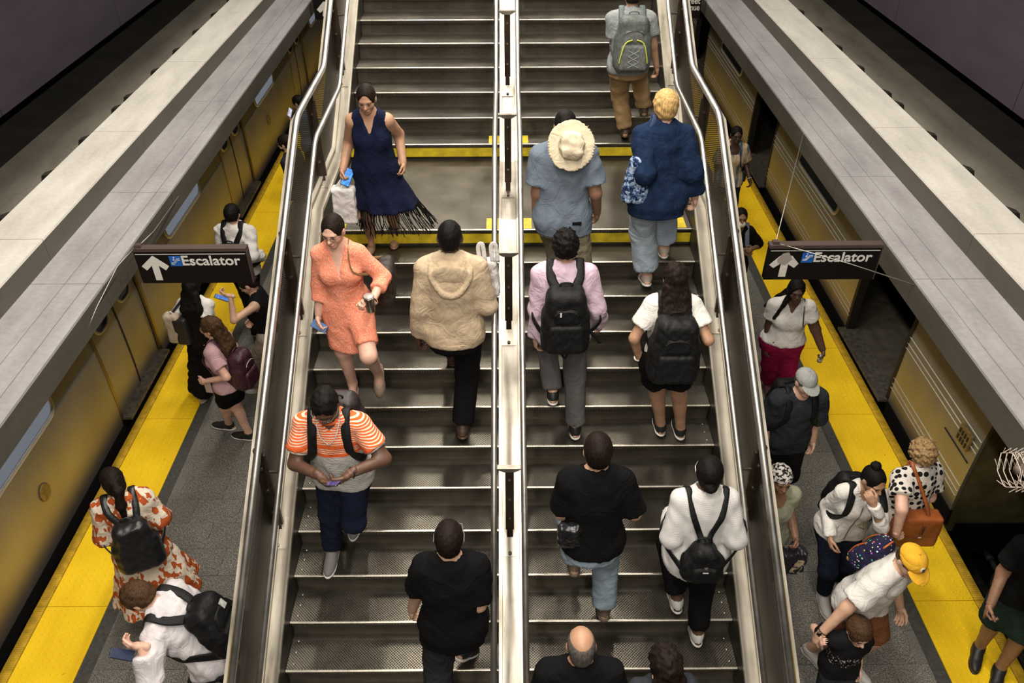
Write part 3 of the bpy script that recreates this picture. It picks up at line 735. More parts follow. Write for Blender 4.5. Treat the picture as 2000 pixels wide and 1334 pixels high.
def loft(o, R, Fv, U, hs, ax, ay, of, k=.02, op='u', ripple=None, rx=None):
    """upright body of elliptical sections: heights hs, half widths ax, half depths ay, forward offsets of"""
    o = np.asarray(o, float); hs, ax, ay, of = [np.asarray(q, float) for q in (hs, ax, ay, of)]
    hh = np.linspace(hs[0], hs[-1], 60)
    def sm(v):
        w = np.interp(hh, hs, v); ker = np.array([1, 2, 3, 2, 1.])/9; p_ = np.pad(w, 2, mode='edge'); return np.convolve(p_, ker, 'valid').astype(F32)
    sax, say, sof = sm(ax), sm(ay), sm(of); srx = sm(rx) if rx is not None else None; hh = hh.astype(F32)
    m = max(ax.max(), ay.max())+np.abs(of).max()+(np.abs(np.asarray(rx)).max() if rx is not None else 0)
    P = np.stack([o+U*hs[0], o+U*hs[-1]])
    def fn(X, Y, Z):
        px, py, pz = X-F32(o[0]), Y-F32(o[1]), Z-F32(o[2])
        a = px*F32(R[0])+py*F32(R[1])+pz*F32(R[2]); b = px*F32(Fv[0])+py*F32(Fv[1])+pz*F32(Fv[2]); h = px*F32(U[0])+py*F32(U[1])+pz*F32(U[2])
        sh = h.shape; hf = h.ravel(); A_ = np.interp(hf, hh, sax).astype(F32).reshape(sh); B_ = np.interp(hf, hh, say).astype(F32).reshape(sh)
        b = b-np.interp(hf, hh, sof).astype(F32).reshape(sh)
        if srx is not None: a = a-np.interp(hf, hh, srx).astype(F32).reshape(sh)
        if ripple is not None:
            g = 1+ripple(np.arctan2(b, a), h); A_ = A_*g; B_ = B_*g
        q0 = np.sqrt((a/A_)**2+(b/B_)**2); q1 = np.sqrt((a/A_**2)**2+(b/B_**2)**2)+F32(1e-6)
        d = q0*(q0-1)/q1; e = np.maximum(h-F32(hs[-1]), F32(hs[0])-h)
        return np.maximum(d, e)
    return Prim(P.min(0)-m, P.max(0)+m, fn, k, op)
class Field:
    def __init__(s, prims, h, wr=None, pad=.03, limit=None):
        us = [p for p in prims if p.op == 'u']
        lo = np.min([p.lo for p in us], 0)-pad; hi = np.max([p.hi for p in us], 0)+pad
        s.h = h; s.lo = lo; n = np.ceil((hi-lo)/h).astype(int)+1; s.n = n
        ax = [(lo[i]+h*np.arange(n[i])).astype(F32) for i in range(3)]
        v = np.full(n, .1, F32)
        for p in prims:
            m = p.k+2.5*h; a = np.clip(np.floor((p.lo-m-lo)/h).astype(int), 0, n); b = np.clip(np.ceil((p.hi+m-lo)/h).astype(int)+1, 0, n)
            if (b-a).min() <= 0: continue
            sl = tuple(slice(a[i], b[i]) for i in range(3)); X, Y, Z = ax[0][sl[0]][:, None, None], ax[1][sl[1]][None, :, None], ax[2][sl[2]][None, None, :]
            d = p.fn(X, Y, Z).astype(F32); g = v[sl]; k = F32(p.k)
            if p.op == 'u':
                if k > 0: t = np.clip(.5+.5*(g-d)/k, 0, 1); v[sl] = g*(1-t)+d*t-k*t*(1-t)
                else: v[sl] = np.minimum(g, d)
            elif p.op == 's':
                d = -d
                if k > 0: t = np.clip(.5-.5*(g-d)/k, 0, 1); v[sl] = g*(1-t)+d*t+k*t*(1-t)
                else: v[sl] = np.maximum(g, d)
        if wr:
            amp, wl, seed = wr; amp *= .75; rs = np.random.RandomState(seed); X, Y, Z = ax[0][:, None, None], ax[1][None, :, None], ax[2][None, None, :]
            w = np.zeros(n, F32)
            for i in range(5):
                d = unit(rs.normal(size=3)*np.array([1, 1, .8])); L = wl*rs.uniform(.6, 1.6); ph = rs.uniform(0, 6.3); K = 2*math.pi/L*d
                w += np.sin(X*F32(K[0])+Y*F32(K[1])+Z*F32(K[2])+F32(ph)+F32(1.5)*np.sin(X*F32(K[1])*.5+Z*F32(K[0])*.5))
            v += F32(amp)*w/F32(2.2)
        s.v = v
    def cut(s, P, n):
        """keep the side of the plane where (x-P).n < 0"""
        n = unit(n); ax = [(s.lo[i]+s.h*np.arange(s.n[i])).astype(F32) for i in range(3)]
        d = (ax[0][:, None, None]-F32(P[0]))*F32(n[0])+(ax[1][None, :, None]-F32(P[1]))*F32(n[1])+(ax[2][None, None, :]-F32(P[2]))*F32(n[2])
        s.v = np.maximum(s.v, d)
    def at(s, p):
        q = (np.asarray(p)-s.lo)/s.h; i = np.floor(q).astype(int)
        if (i < 0).any() or (i >= s.n-1).any(): return .1
        f = q-i; c = s.v[i[0]:i[0]+2, i[1]:i[1]+2, i[2]:i[2]+2]
        c = c[0]*(1-f[0])+c[1]*f[0]; c = c[0]*(1-f[1])+c[1]*f[1]; return float(c[0]*(1-f[2])+c[1]*f[2])
    def settle(s, p, d, gap=.008, reach=.25):
        """slide from p against direction d until the surface is met"""
        p = np.asarray(p, float); d = unit(d); q = p+d*reach
        for i in range(int(2*reach/.004)):
            if s.at(q) < gap: break
            q = q-d*.004
        else: return p
        return q
    def surf(s):
        v = s.v; h = s.h; S = v < 0; n = s.n
        c = [(i, j, k) for i in (0, 1) for j in (0, 1) for k in (0, 1)]
        cnt = np.zeros(n-1, np.int8)
        for i, j, k in c: cnt += S[i:n[0]-1+i, j:n[1]-1+j, k:n[2]-1+k]
        mix = (cnt > 0) & (cnt < 8); I = np.argwhere(mix); m = len(I)
        if m == 0: return np.zeros((0, 3)), np.zeros((0, 4), int)
        acc = np.zeros((m, 3)); num = np.zeros(m)
        cv = {q: v[I[:, 0]+q[0], I[:, 1]+q[1], I[:, 2]+q[2]] for q in c}
        for a in c:
            for ax_ in range(3):
                if a[ax_]: continue
                b = list(a); b[ax_] = 1; b = tuple(b); va, vb = cv[a], cv[b]; cr = (va < 0) != (vb < 0)
                t = np.where(cr, va/np.where(cr, va-vb, 1), 0); P = np.zeros((m, 3)); P[:] = a; P[:, ax_] += t
                acc += P*cr[:, None]; num += cr
        V = s.lo+h*(I+acc/num[:, None]); ID = np.full(n-1, -1, np.int64); ID[mix] = np.arange(m); Q = []
        for ax_ in range(3):
            o1, o2 = (ax_+1) % 3, (ax_+2) % 3
            sa = [slice(None)]*3; sb = [slice(None)]*3; sa[ax_] = slice(0, n[ax_]-1); sb[ax_] = slice(1, n[ax_])
            ch = S[tuple(sa)] != S[tuple(sb)]; E_ = np.argwhere(ch); E_ = E_[(E_[:, o1] > 0) & (E_[:, o2] > 0) & (E_[:, o1] < n[o1]-1) & (E_[:, o2] < n[o2]-1)]
            if not len(E_): continue
            ins = S[E_[:, 0], E_[:, 1], E_[:, 2]]; quad = []
            for d1, d2 in ((-1, -1), (0, -1), (0, 0), (-1, 0)):
                q = E_.copy(); q[:, o1] += d1; q[:, o2] += d2; quad.append(ID[q[:, 0], q[:, 1], q[:, 2]])
            quad = np.stack(quad, 1); quad[~ins] = quad[~ins][:, ::-1]; Q.append(quad)
        Q = np.concatenate(Q); return V, Q[(Q >= 0).all(1)]
TRIS = [0]
def np_mesh(name, parts, base, mats):
    """parts: list of (V, Q, material index)"""
    Vs, Qs, Ms = [], [], []; b = 0
    for V, Q, mi in parts:
        if len(V) == 0: continue
        Vs.append(V); Qs.append(Q+b); Ms.append(np.full(len(Q), mi)); b += len(V)
    V = np.concatenate(Vs)-np.asarray(base); Q = np.concatenate(Qs); M = np.concatenate(Ms); TRIS[0] += 2*len(Q)
    me = bpy.data.meshes.new(name); me.vertices.add(len(V)); me.vertices.foreach_set('co', V.astype(F32).ravel())
    me.loops.add(len(Q)*4); me.loops.foreach_set('vertex_index', Q.astype(np.int32).ravel())
    me.polygons.add(len(Q)); me.polygons.foreach_set('loop_start', np.arange(len(Q), dtype=np.int32)*4)
    for q in mats: me.materials.append(q)
    me.polygons.foreach_set('material_index', M.astype(np.int32)); me.polygons.foreach_set('use_smooth', np.ones(len(Q), bool))
    me.update(calc_edges=True); return me
def uvball(c, A, r, nu=10, nv=6):
    c = np.asarray(c, float); V = []; Q = []
    for i in range(nv+1):
        t = math.pi*i/nv
        for j in range(nu):
            p_ = 2*math.pi*j/nu; V.append(c+A[0]*r[0]*math.sin(t)*math.cos(p_)+A[1]*r[1]*math.sin(t)*math.sin(p_)+A[2]*r[2]*math.cos(t))
    for i in range(nv):
        for j in range(nu): Q.append((i*nu+j, (i+1)*nu+j, (i+1)*nu+(j+1) % nu, i*nu+(j+1) % nu))
    return np.array(V), np.array(Q)

def folds(q, strength=.36, weave=True):
    n = q.n('TexNoise'); n.inputs['Scale'].default_value = 6.5; n.inputs['Detail'].default_value = 3; n.inputs['Distortion'].default_value = 1.4; q.l(q.tc.outputs['Object'], n.inputs['Vector'])
    h = q.math('ABSOLUTE', q.math('SUBTRACT', n.outputs['Fac'], .5)); h = q.math('MULTIPLY_ADD', h, 2.0, q.math('MULTIPLY', q.noise(120, 2), .05 if weave else 0))
    q.bump(h, strength, .035)
def cloth(name, col, rough=.95, noise=(9, .12), bump=None):
    key = 'cloth_'+name
    if key in MATS: return MATS[key]
    q = NT(key); c = q.ramp(q.noise(noise[0], 5), [(.3, tuple(x*(1-noise[1]) for x in col)), (.7, tuple(min(1, x*(1+noise[1])) for x in col))]); folds(q)
    return q.set(Base_Color=c, Roughness=.95, Specular_IOR_Level=.10)
def hair_mat(name, col):
    key = 'hair_'+name
    if key in MATS: return MATS[key]
    q = NT(key); n = q.noise(1.0, 5, sc3=(130, 130, 14)); c = q.ramp(n, [(.3, tuple(x*.45 for x in col)), (.7, tuple(min(1, x*1.5) for x in col))])
    q.bump(n, .5, .004); return q.set(Base_Color=c, Roughness=.62, Specular_IOR_Level=.12)
def skin_mat(name, col):
    key = 'skin_'+name
    if key in MATS: return MATS[key]
    m = mat(key, col, .5, 0, (22, .10), (140, .06)); return m
M_EYE = mat('eye_dark', (.012, .009, .008), .3)
def lip_mat(name, col): return mat('lip_'+name, col, .45)
SKIN = {'pale': (.70, .42, .315), 'fair': (.58, .35, .24), 'tan': (.44, .245, .15), 'brown': (.26, .135, .08), 'deep': (.115, .058, .036), 'dark': (.075, .038, .025)}

def ik(a, b, l1, l2, pole):
    d = b-a; L = np.linalg.norm(d); mx = (l1+l2)*.999; st = 1.0
    if L > mx: st = L/mx; l1 *= st; l2 *= st
    u = d/(L+1e-9); x = (l1*l1-l2*l2+L*L)/(2*L+1e-9); hgt = math.sqrt(max(l1*l1-x*x, 0)); p_ = pole-u*(pole@u); p_ = unit(p_)
    return a+u*x+p_*hgt, st

def hand_prims(wr, d, pn, side, s, curl, spread=.0):
    """wrist, pointing direction, palm normal, +1 right hand; curl 0 straight .. 1 closed"""
    d = unit(d); pn = unit(pn-d*(pn@d)); lat = np.cross(d, pn)*side     # towards the thumb
    P = []; k = .010*s
    c = wr+d*.048*s
    P.append(ell(c, np.stack([lat, d, pn]), np.array([.041, .052, .017])*s, .012*s)); P.append(cone(wr-d*.03*s, wr+d*.03*s, .026*s, .026*s, .015*s))
    for i, (o, L, r) in enumerate(((.029, .078, .0090), (.010, .086, .0093), (-.010, .080, .0090), (-.028, .063, .0080))):
        p0 = wr+d*.088*s+lat*o*s; dirn = unit(d+lat*o*(2.5 if curl < .5 else .6)); segs = (.42, .32, .26); ang = 0; q = p0-dirn*.015*s
        for j, f_ in enumerate(segs):
            ang += curl*math.radians((62, 70, 45)[j])+math.radians(6); dj = dirn*math.cos(ang)+pn*math.sin(ang); e = q+dj*L*f_*s*(1.2 if j == 0 else 1)
            P.append(cone(q, e, r*s*(1-.06*j), r*s*(.94-.06*j), .005*s)); q = e
    t0 = wr+d*.025*s+lat*.028*s; a1 = unit(lat*.75+d*.75+pn*(.35+.5*curl)); t1 = t0+a1*.042*s; a2 = unit(d*.9+lat*(.35-.55*curl)+pn*(.25+.5*curl)); t2 = t1+a2*.034*s; t3 = t2+unit(a2+pn*.3*curl-lat*.3*curl)*.026*s
    P += [cone(t0, t1, .0145*s, .0115*s, .012*s), cone(t1, t2, .0112*s, .010*s, .006*s), cone(t2, t3, .010*s, .0082*s, .006*s)]
    return P

NPER = [0]
def person(label, head, zg, s=1.0, yaw=0, lean=4, side=0, hp=5, hy=0, fem=False, w=1.0, fat=0.0, skin='fair', Y=None, crouch=0.0,
           feet=None, stride=.0, toes=(0, 0), heel=(0, 0), arms=(None, None), hands=({}, {}), top=None, bottom=None, shoes=None, hair=None,
           face=False, hs=1.0, extra=None, noise=None, pelv=0.0, hscale=1.0, twist=0, ht=None):
    NPER[0] += 1; seed = NPER[0]
    yr = math.radians(yaw); F = np.array([-math.sin(yr), math.cos(yr), 0]); R = np.array([F[1], -F[0], 0])
    T = atY(*head, Y) if Y is not None else atZ(*head, zg+(1.75*s if ht is None else ht))
    hyr = yr+math.radians(hy); Fh0 = np.array([-math.sin(hyr), math.cos(hyr), 0]); Rh = np.array([Fh0[1], -Fh0[0], 0]); p_ = math.radians(hp)
    uh = U3*math.cos(p_)+Fh0*math.sin(p_); fh = Fh0*math.cos(p_)-U3*math.sin(p_); HA = np.stack([Rh, fh, uh]); g = s*hs
    Hc = T-(.5*uh+.5*U3)*.112*g
    lr, sr_ = math.radians(lean), math.radians(side); su = unit(U3*math.cos(lr)+F*math.sin(lr)+R*math.sin(sr_)); fc = unit(F-su*(F@su)); rc = np.cross(fc, su)
    if twist:
        t_ = math.radians(twist); fc, rc = fc*math.cos(t_)-rc*math.sin(t_), rc*math.cos(t_)+fc*math.sin(t_)
    NB = Hc-uh*.055*g-su*.105*s-fh*.012*g
    P0 = NB-su*.515*s+F*pelv*s
    base = np.array([P0[0], P0[1], zg])
    # ---- legs
    hipw = (.092 if fem else .088)*s; hips = [P0-R*hipw-U3*.035*s, P0+R*hipw-U3*.035*s]; ank = []; sole = []; tdir = []; diag = []
    for i, sg in enumerate((-1, 1)):
        if feet is not None and feet[i] is not None:
            q = feet[i]; sp = atZ(q[0], q[1], q[2])
        else:
            sp = np.array([P0[0], P0[1], zg])+R*sg*.095*s+F*(stride*(1 if i == 0 else -1)*s-.0)
        ta = yr-math.radians(toes[i])*sg; td = np.array([-math.sin(ta), math.cos(ta), 0]); hr = math.radians(heel[i])
        fd = td*math.cos(hr)-U3*math.sin(hr); fu = U3*math.cos(hr)+td*math.sin(hr)
        toe = sp+td*.09*s
        sole.append((toe, fd, fu, np.cross(fd, fu))); ank.append(toe-fd*.135*s+fu*.085*s); tdir.append(td)
    knees = []
    for i in range(2):
        kx, st = ik(hips[i], ank[i], .435*s, .425*s, F+R*(-.12 if i == 0 else .12)); knees.append(kx); diag.append(round(st, 2) if st > 1 else round(np.linalg.norm(ank[i]-hips[i])/(.86*s), 2))
    # ---- arms
    shw = (.140 if fem else .160)*s*w; sh = [NB-rc*shw-su*.062*s, NB+rc*shw-su*.062*s]; el = []; wr = []; ad = []
    for i, sg in enumerate((-1, 1)):
        a = arms[i]
        if a is None: tgt = sh[i]-U3*.51*s+R*sg*.045*s+F*.06*s
        elif len(a) == 4: tgt = atY(a[0], a[1], sh[i][1]+a[2])
        elif len(a) == 3 and a[0] is not None and a[0] > 20:
            tgt = atN(a[0], a[1], sh[i]+fc*a[2]*s, fc)
        else: tgt = sh[i]+fc*a[0]*s+su*a[1]*s+rc*a[2]*s*sg                      # offsets from the shoulder: forward, up, outward
        v = tgt-sh[i]; L = np.linalg.norm(v)
        if L > .545*s: tgt = sh[i]+v/L*.545*s
        h_ = hands[i] or {}; pf, pu, po = h_.get('pole', (-1, -.3, .15)); e, st = ik(sh[i], tgt, .285*s, .258*s, F*pf+U3*pu+R*sg*po)
        el.append(e); wr.append(tgt); ad.append(round(L/(.543*s), 2))
    print('PERSON', seed, label[:34], 'T', np.round(T, 2), 'ht', round(float(T[2]-zg), 2), 'pelvis', np.round(P0, 2), 'feetY', [round(float(q[0][1]-.09*s), 2) for q in sole], 'leg', diag, 'arm', ad)
    # ---- skin
    af = (1+fat*1.2); m_ = .92 if fem else 1.0
    def torso(off, h0, h1, hem=0.0, k=.03):
        if fem: tb = [(-.14, .168, .122, -.012), (-.06, .178, .128, -.012), (.03, .158, .112, 0), (.12, .130, .098, .004), (.20, .133, .102, .004), (.30, .142, .106, .0), (.40, .145, .100, -.006), (.46, .125, .085, -.012), (.50, .085, .07, -.016), (.53, .055, .055, -.018)]
        else: tb = [(-.14, .158, .115, -.006), (-.06, .166, .120, -.004), (.03, .158, .116, .004), (.12, .150, .114, .006), (.20, .155, .116, .004), (.30, .168, .120, 0), (.40, .170, .112, -.006), (.46, .145, .092, -.012), (.50, .095, .075, -.016), (.53, .06, .06, -.018)]
        hs_, ax, ay, of = [np.array(q) for q in zip(*tb)]; bel = np.exp(-((hs_-.06)/.16)**2)*fat
        ax = ax*(w*.6+.4)*(1+bel*.7+fat*.15); ay = ay*(1+bel*1.1+fat*.1); of = of+bel*.03
        if h0 < hs_[0]: hs_ = np.r_[h0, hs_]; ax = np.r_[ax[0]*.97+hem, ax]; ay = np.r_[ay[0]*.97+hem, ay]; of = np.r_[of[0], of]
        hh = np.unique(np.r_[h0, hs_[(hs_ > h0) & (hs_ < h1)], h1])
        f_ = lambda v: np.interp(hh, hs_, v)*s
        cx = None
        if pelv: cx = f_(of)+np.interp(hh, [-.2, 0, .5], [pelv, pelv, 0])*s
        o_ = NB-su*.515*s
        return loft(o_, rc, fc, su, hh*s, f_(ax)+off, f_(ay)+off, cx if cx is not None else f_(of), k)
    def breasts(off):
        b = .0 if fem is True else float(fem) if fem else 0
        b = .5 if fem is True else b
        if not b: return []
        o_ = NB-su*.515*s; return [ell(o_+su*.305*s+fc*(.062+.018*b)*s+rc*sg*.068*s, np.stack([rc, fc, su]), (np.array([.066, .052, .062])*(.75+.55*b))*s+off, .045) for sg in (-1, 1)]
    def armp(i, off, t0, t1, k=.026, flat=True, loose=0.0):
        r = np.array([.052, .042, .041, .029])*m_*s*af+off; out = []
        if t1 <= 1: e = sh[i]+(el[i]-sh[i])*t1; out.append(cone(sh[i], e, r[0], r[0]+(r[1]-r[0])*t1+loose*s, k, flat=flat))
        else:
            e = el[i]+(wr[i]-el[i])*(t1-1); out.append(cone(sh[i], el[i], r[0], r[1]+loose*s*.5, k)); out.append(cone(el[i], e, r[2]+loose*s*.4, r[2]+(r[3]-r[2])*(t1-1)+loose*s, .02, flat=flat))
        return out
    def legp(i, off, t1, k=.04, flat=True, bot=0.0, calf=True):
        r = np.array([.086, .060, .058, .038])*s*(1.04 if fem else 1)*(1+fat*.55); r = r+off; out = []; hp_ = hips[i]+U3*.02*s
        if t1 <= 1: e = hp_+(knees[i]-hp_)*t1; out.append(cone(hp_, e, r[0], r[0]+(r[1]-r[0])*t1+bot*s, k, flat=flat))
        else:
            e = knees[i]+(ank[i]-knees[i])*(t1-1); out.append(cone(hp_, knees[i], r[0], r[1]+bot*.4*s, k)); out.append(cone(knees[i], e, r[2]+bot*.4*s, r[2]+(r[3]-r[2])*(t1-1)+bot*s, .03, flat=flat))
            if calf and t1 > 1.3: c_ = knees[i]+(ank[i]-knees[i])*.28-F*.014*s; ld = unit(ank[i]-knees[i]); rr = unit(np.cross(ld, F)); out.append(ell(c_, np.stack([rr, np.cross(rr, ld), ld]), np.array([.046, .046, .115])*s*(1+fat*.5)+off, .03))
        return out
    sk = [torso(0, -.14, .53)]+breasts(0)
    for i in range(2):
        sk += armp(i, 0, 0, 2.0, flat=False); sk += legp(i, 0, 2.0, flat=False)
        sk += [cone(NB+su*.03*s-fc*.01*s, sh[i]+su*.01*s, .045*s, .045*s, .04)]
        toe, fd, fu, fr = sole[i]; sk += [cone(ank[i], toe-fd*.02*s+fu*.03*s, .034*s, .026*s, .03), cone(toe-fd*.06*s+fu*.026*s, toe+fd*.060*s+fu*.020*s, .036*s, .026*s, .02), cone(ank[i], toe-fd*.17*s+fu*.035*s, .03*s, .032*s, .02)]
    sk += [cone(NB, Hc-uh*.05*g, .056*s*m_, .052*s*m_, .03)]
    vx = .0170
    V, Q = Field(sk, vx).surf(); parts = [(V, Q, 0)]
    def H(x, y, z): return Hc+(HA[0]*x+HA[1]*y+HA[2]*z)*g
    def he(x, y, z, a, b, c, k=.02, op='u'): return ell(H(x, y, z), HA, np.array([a, b, c])*g, k*g, op)
    fm = .95 if fem else 1.0
    hd = [he(0, -.008, .022, .075, .095, .090), he(0, .026, -.045, .057*fm, .064, .076*fm, .04), he(0, .064, -.098*fm, .028*fm, .024, .020, .03), he(.034, .052, -.032, .026, .026, .03), he(-.034, .052, -.032, .026, .026, .03),
          he(0, .076, .018, .050, .020, .012, .02), cone(H(0, .086, .006), H(0, .110, -.030), .0075*g, .0125*g, .012*g), he(.011, .098, -.034, .009, .010, .008, .008), he(-.011, .098, -.034, .009, .010, .008, .008),
          he(.031, .104, -.003, .017, .016, .011, .012, 's'), he(-.031, .104, -.003, .017, .016, .011, .012, 's'), he(0, .090, -.064, .023, .010, .009, .012),
          he(.077, -.006, -.012, .010, .020, .032, .010), he(-.077, -.006, -.012, .010, .020, .032, .010),
          cone(H(0, -.022, -.05), NB-su*.02*s, .052*s*m_, .058*s*m_, .03)]
    V, Q = Field(hd, .0085 if not face else .0066).surf(); parts.append((V, Q, 0))
    mats = [skin_mat(skin, SKIN[skin]), M_EYE, lip_mat(skin, tuple(np.array(SKIN[skin])*np.array([.85, .55, .55])))]
    if face:
        for sg in (-1, 1):
            V, Q = uvball(H(sg*.031, .0885, -.006), HA, np.array([.0115, .005, .0027])*g); parts.append((V, Q, 1))
            V, Q = uvball(H(sg*.032, .0955, .017), HA, np.array([.016, .004, .0026])*g); parts.append((V, Q, 1))
        V, Q = uvball(H(0, .0935, -.065), HA, np.array([.0225, .0085, .0085])*g); parts.append((V, Q, 2))
    for i, sg in enumerate((-1, 1)):
        h_ = hands[i] or {}; fdir = unit(wr[i]-el[i])
        def vec(v): return F*v[0]+U3*v[1]+R*v[2]*sg
        d = unit(vec(h_['dir'])) if 'dir' in h_ else unit(fdir*.8-U3*.1); pn = vec(h_.get('palm', (.15, 0, -1)))
        V, Q = Field(hand_prims(wr[i], d, pn, sg, s*(.95 if fem else 1.0)*h_.get('size', 1), h_.get('curl', .35)), .0064).surf(); parts.append((V, Q, 0))
    E = empty('person', tuple(base)); tag(E, label, 'person')
    link_mesh('body', np_mesh('body', parts, base, mats), E)
    J = dict(E=E, base=base, NB=NB, su=su, fc=fc, rc=rc, F=F, R=R, sh=sh, el=el, wr=wr, knees=knees, ank=ank, P0=P0, Hc=Hc, HA=HA, H=H, he=he, g=g, s=s, hips=hips, sole=sole, T=T, torso=torso, armp=armp, legp=legp, breasts=breasts, parts={})
    def piece(name, field, m, parent=E, lab=None):
        V, Q = field.surf(); o = link_mesh(name, np_mesh(name, [(V, Q, 0)], base, [m]), parent)
        if lab: o['label'] = lab
        return o
    J['piece'] = piece
    # ---- bottoms
    if bottom:
        off = bottom.get('off', .014); t1 = bottom.get('len', 1.93); bt = bottom.get('bot', .012)
        pr = [torso(min(off, top.get('off', .016)-.009) if top else off, -.16, bottom.get('waist', .07 if not top or top.get('hem', -.1) > -.03 else .03))]
        for i in range(2): pr += legp(i, off, t1, bot=bt, calf=bottom.get('calf', False))
        fld = Field(pr, .0155, (bottom.get('wr', .0035), .11, seed*3+1)); piece(bottom.get('name', 'trousers'), fld, bottom['mat'])
    # ---- tops
    if top:
        off = top.get('off', .016); hem = top.get('hem', -.10); pr = [torso(off, hem, .525, top.get('flare', .0))]+breasts(off*.9)
        sl = top.get('sleeve', .6)
        for i in range(2):
            sli = sl[i] if hasattr(sl, '__len__') else sl
            pr.append(cone(NB+su*.02*s-fc*.01*s, sh[i]+su*.008*s, .045*s+off, .046*s+off, .04))
            if sli > 0: pr += armp(i, off, 0, sli, loose=top.get('loose', .012))
        if top.get('skirt'): pr += top['skirt'](J)
        elif hem < -.03:
            bo = max(off, (bottom.get('off', .014)+.015) if bottom else off)
            pr[0] = torso(off, hem-.03, .525, top.get('flare', .0)+(bo-off)*.5)
            for i in range(2): pr += legp(i, bo, .33, .05)
        nk = top.get('neck', 'crew'); nr = top.get('nr', .066)
        if nk != 'none':
            pr.append(cone(NB+su*.012*s+fc*.01*s, Hc, nr*s, nr*s*1.15, .008, 's'))
            if nk == 'v':
                dp = top.get('dp', .16)*s; wd = .060*s
                def vfn(X, Y, Z, o=NB+su*.02*s, dp=dp, wd=wd):
                    px, py, pz = X-F32(o[0]), Y-F32(o[1]), Z-F32(o[2]); dt = lambda v: px*F32(v[0])+py*F32(v[1])+pz*F32(v[2])
                    a, b, dn = np.abs(dt(rc)), dt(fc), -dt(su); return np.maximum(np.maximum((a-F32(wd)*(1-dn/F32(dp+.02*s)))*F32(.93), F32(.035*s)-b), -dn-F32(.03))
                pr.append(Prim(NB-.3, NB+.3, vfn, .004, 's'))
            if nk == 'scoop': pr.append(ell(NB-su*.03*s+fc*.09*s, np.stack([rc, fc, su]), np.array([.095, .07, .085])*s, .01, 's'))
        if sl == 0:
            for i, sg in enumerate((-1, 1)): pr.append(ell(sh[i]+rc*sg*.05*s, np.stack([rc, fc, su]), np.array([.055, .085, .11])*s, .01, 's'))
        fld = Field(pr, top.get('vx', .0138), (top.get('wr', .004), top.get('wl', .10), seed*3))
        if not top.get('skirt') and hem < -.03: 
            hn = unit(su*.6+U3*.4); fld.cut(P0+su*hem*s, -hn);
        J['shirt'] = fld; J['top'] = piece(top.get('name', 'shirt'), fld, top['mat'])
        if top.get('collar'):
            cp = [cone(NB-su*.005*s+fc*.004*s, NB+su*.050*s+fc*.002*s, .074*s, .064*s, 0, flat=True, flata=True), cone(NB-su*.03*s+fc*.01*s, Hc, .058*s, .058*s, 0, 's')]
            piece('collar', Field(cp, .006), top['collar'], J['top'])
    # ---- shoes
    if shoes:
        for i in range(2):
            toe, fd, fu, fr = sole[i]; A = np.stack([fr, fd, fu]); lo = shoes.get('low', False)
            up = [ell(toe-fd*.015*s+fu*.030*s, A, np.array([.046, .105, .040])*s, .02), ell(toe-fd*.14*s+fu*.045*s, A, np.array([.039, .058, .050])*s, .03)]
            if not lo: up += [cone(toe-fd*.05*s+fu*.045*s, ank[i]-fu*.01*s, .042*s, .047*s, .02)]; up += [cone(toe-fd*.125*s+fu*.06*s, ank[i]+(knees[i]-ank[i])*.05, .045*s, .043*s, .02, flat=True)]
            else: up += [ell(toe-fd*.085*s+fu*.075*s, A, np.array([.034, .075, .035])*s, .01, 's')]
            f_ = Field(up, .0095); f_.cut(toe+fu*.012*s, -fu); so = piece('shoe', f_, shoes['mat'])
            # sole outline: thin slab of the shoe plan
            pl = [ell(toe-fd*.010*s+fu*.012*s, A, np.array([.050, .110, .022])*s, .01), ell(toe-fd*.14*s+fu*.012*s, A, np.array([.044, .066, .022])*s, .04)]
            f_ = Field(pl, .0095); f_.cut(toe+fu*.022*s, fu); f_.cut(toe, -fu); piece('sole', f_, shoes.get('sole', shoes['mat']), so)
    # ---- hair
    if hair: hair(J)
    if extra: extra(J)
    return J

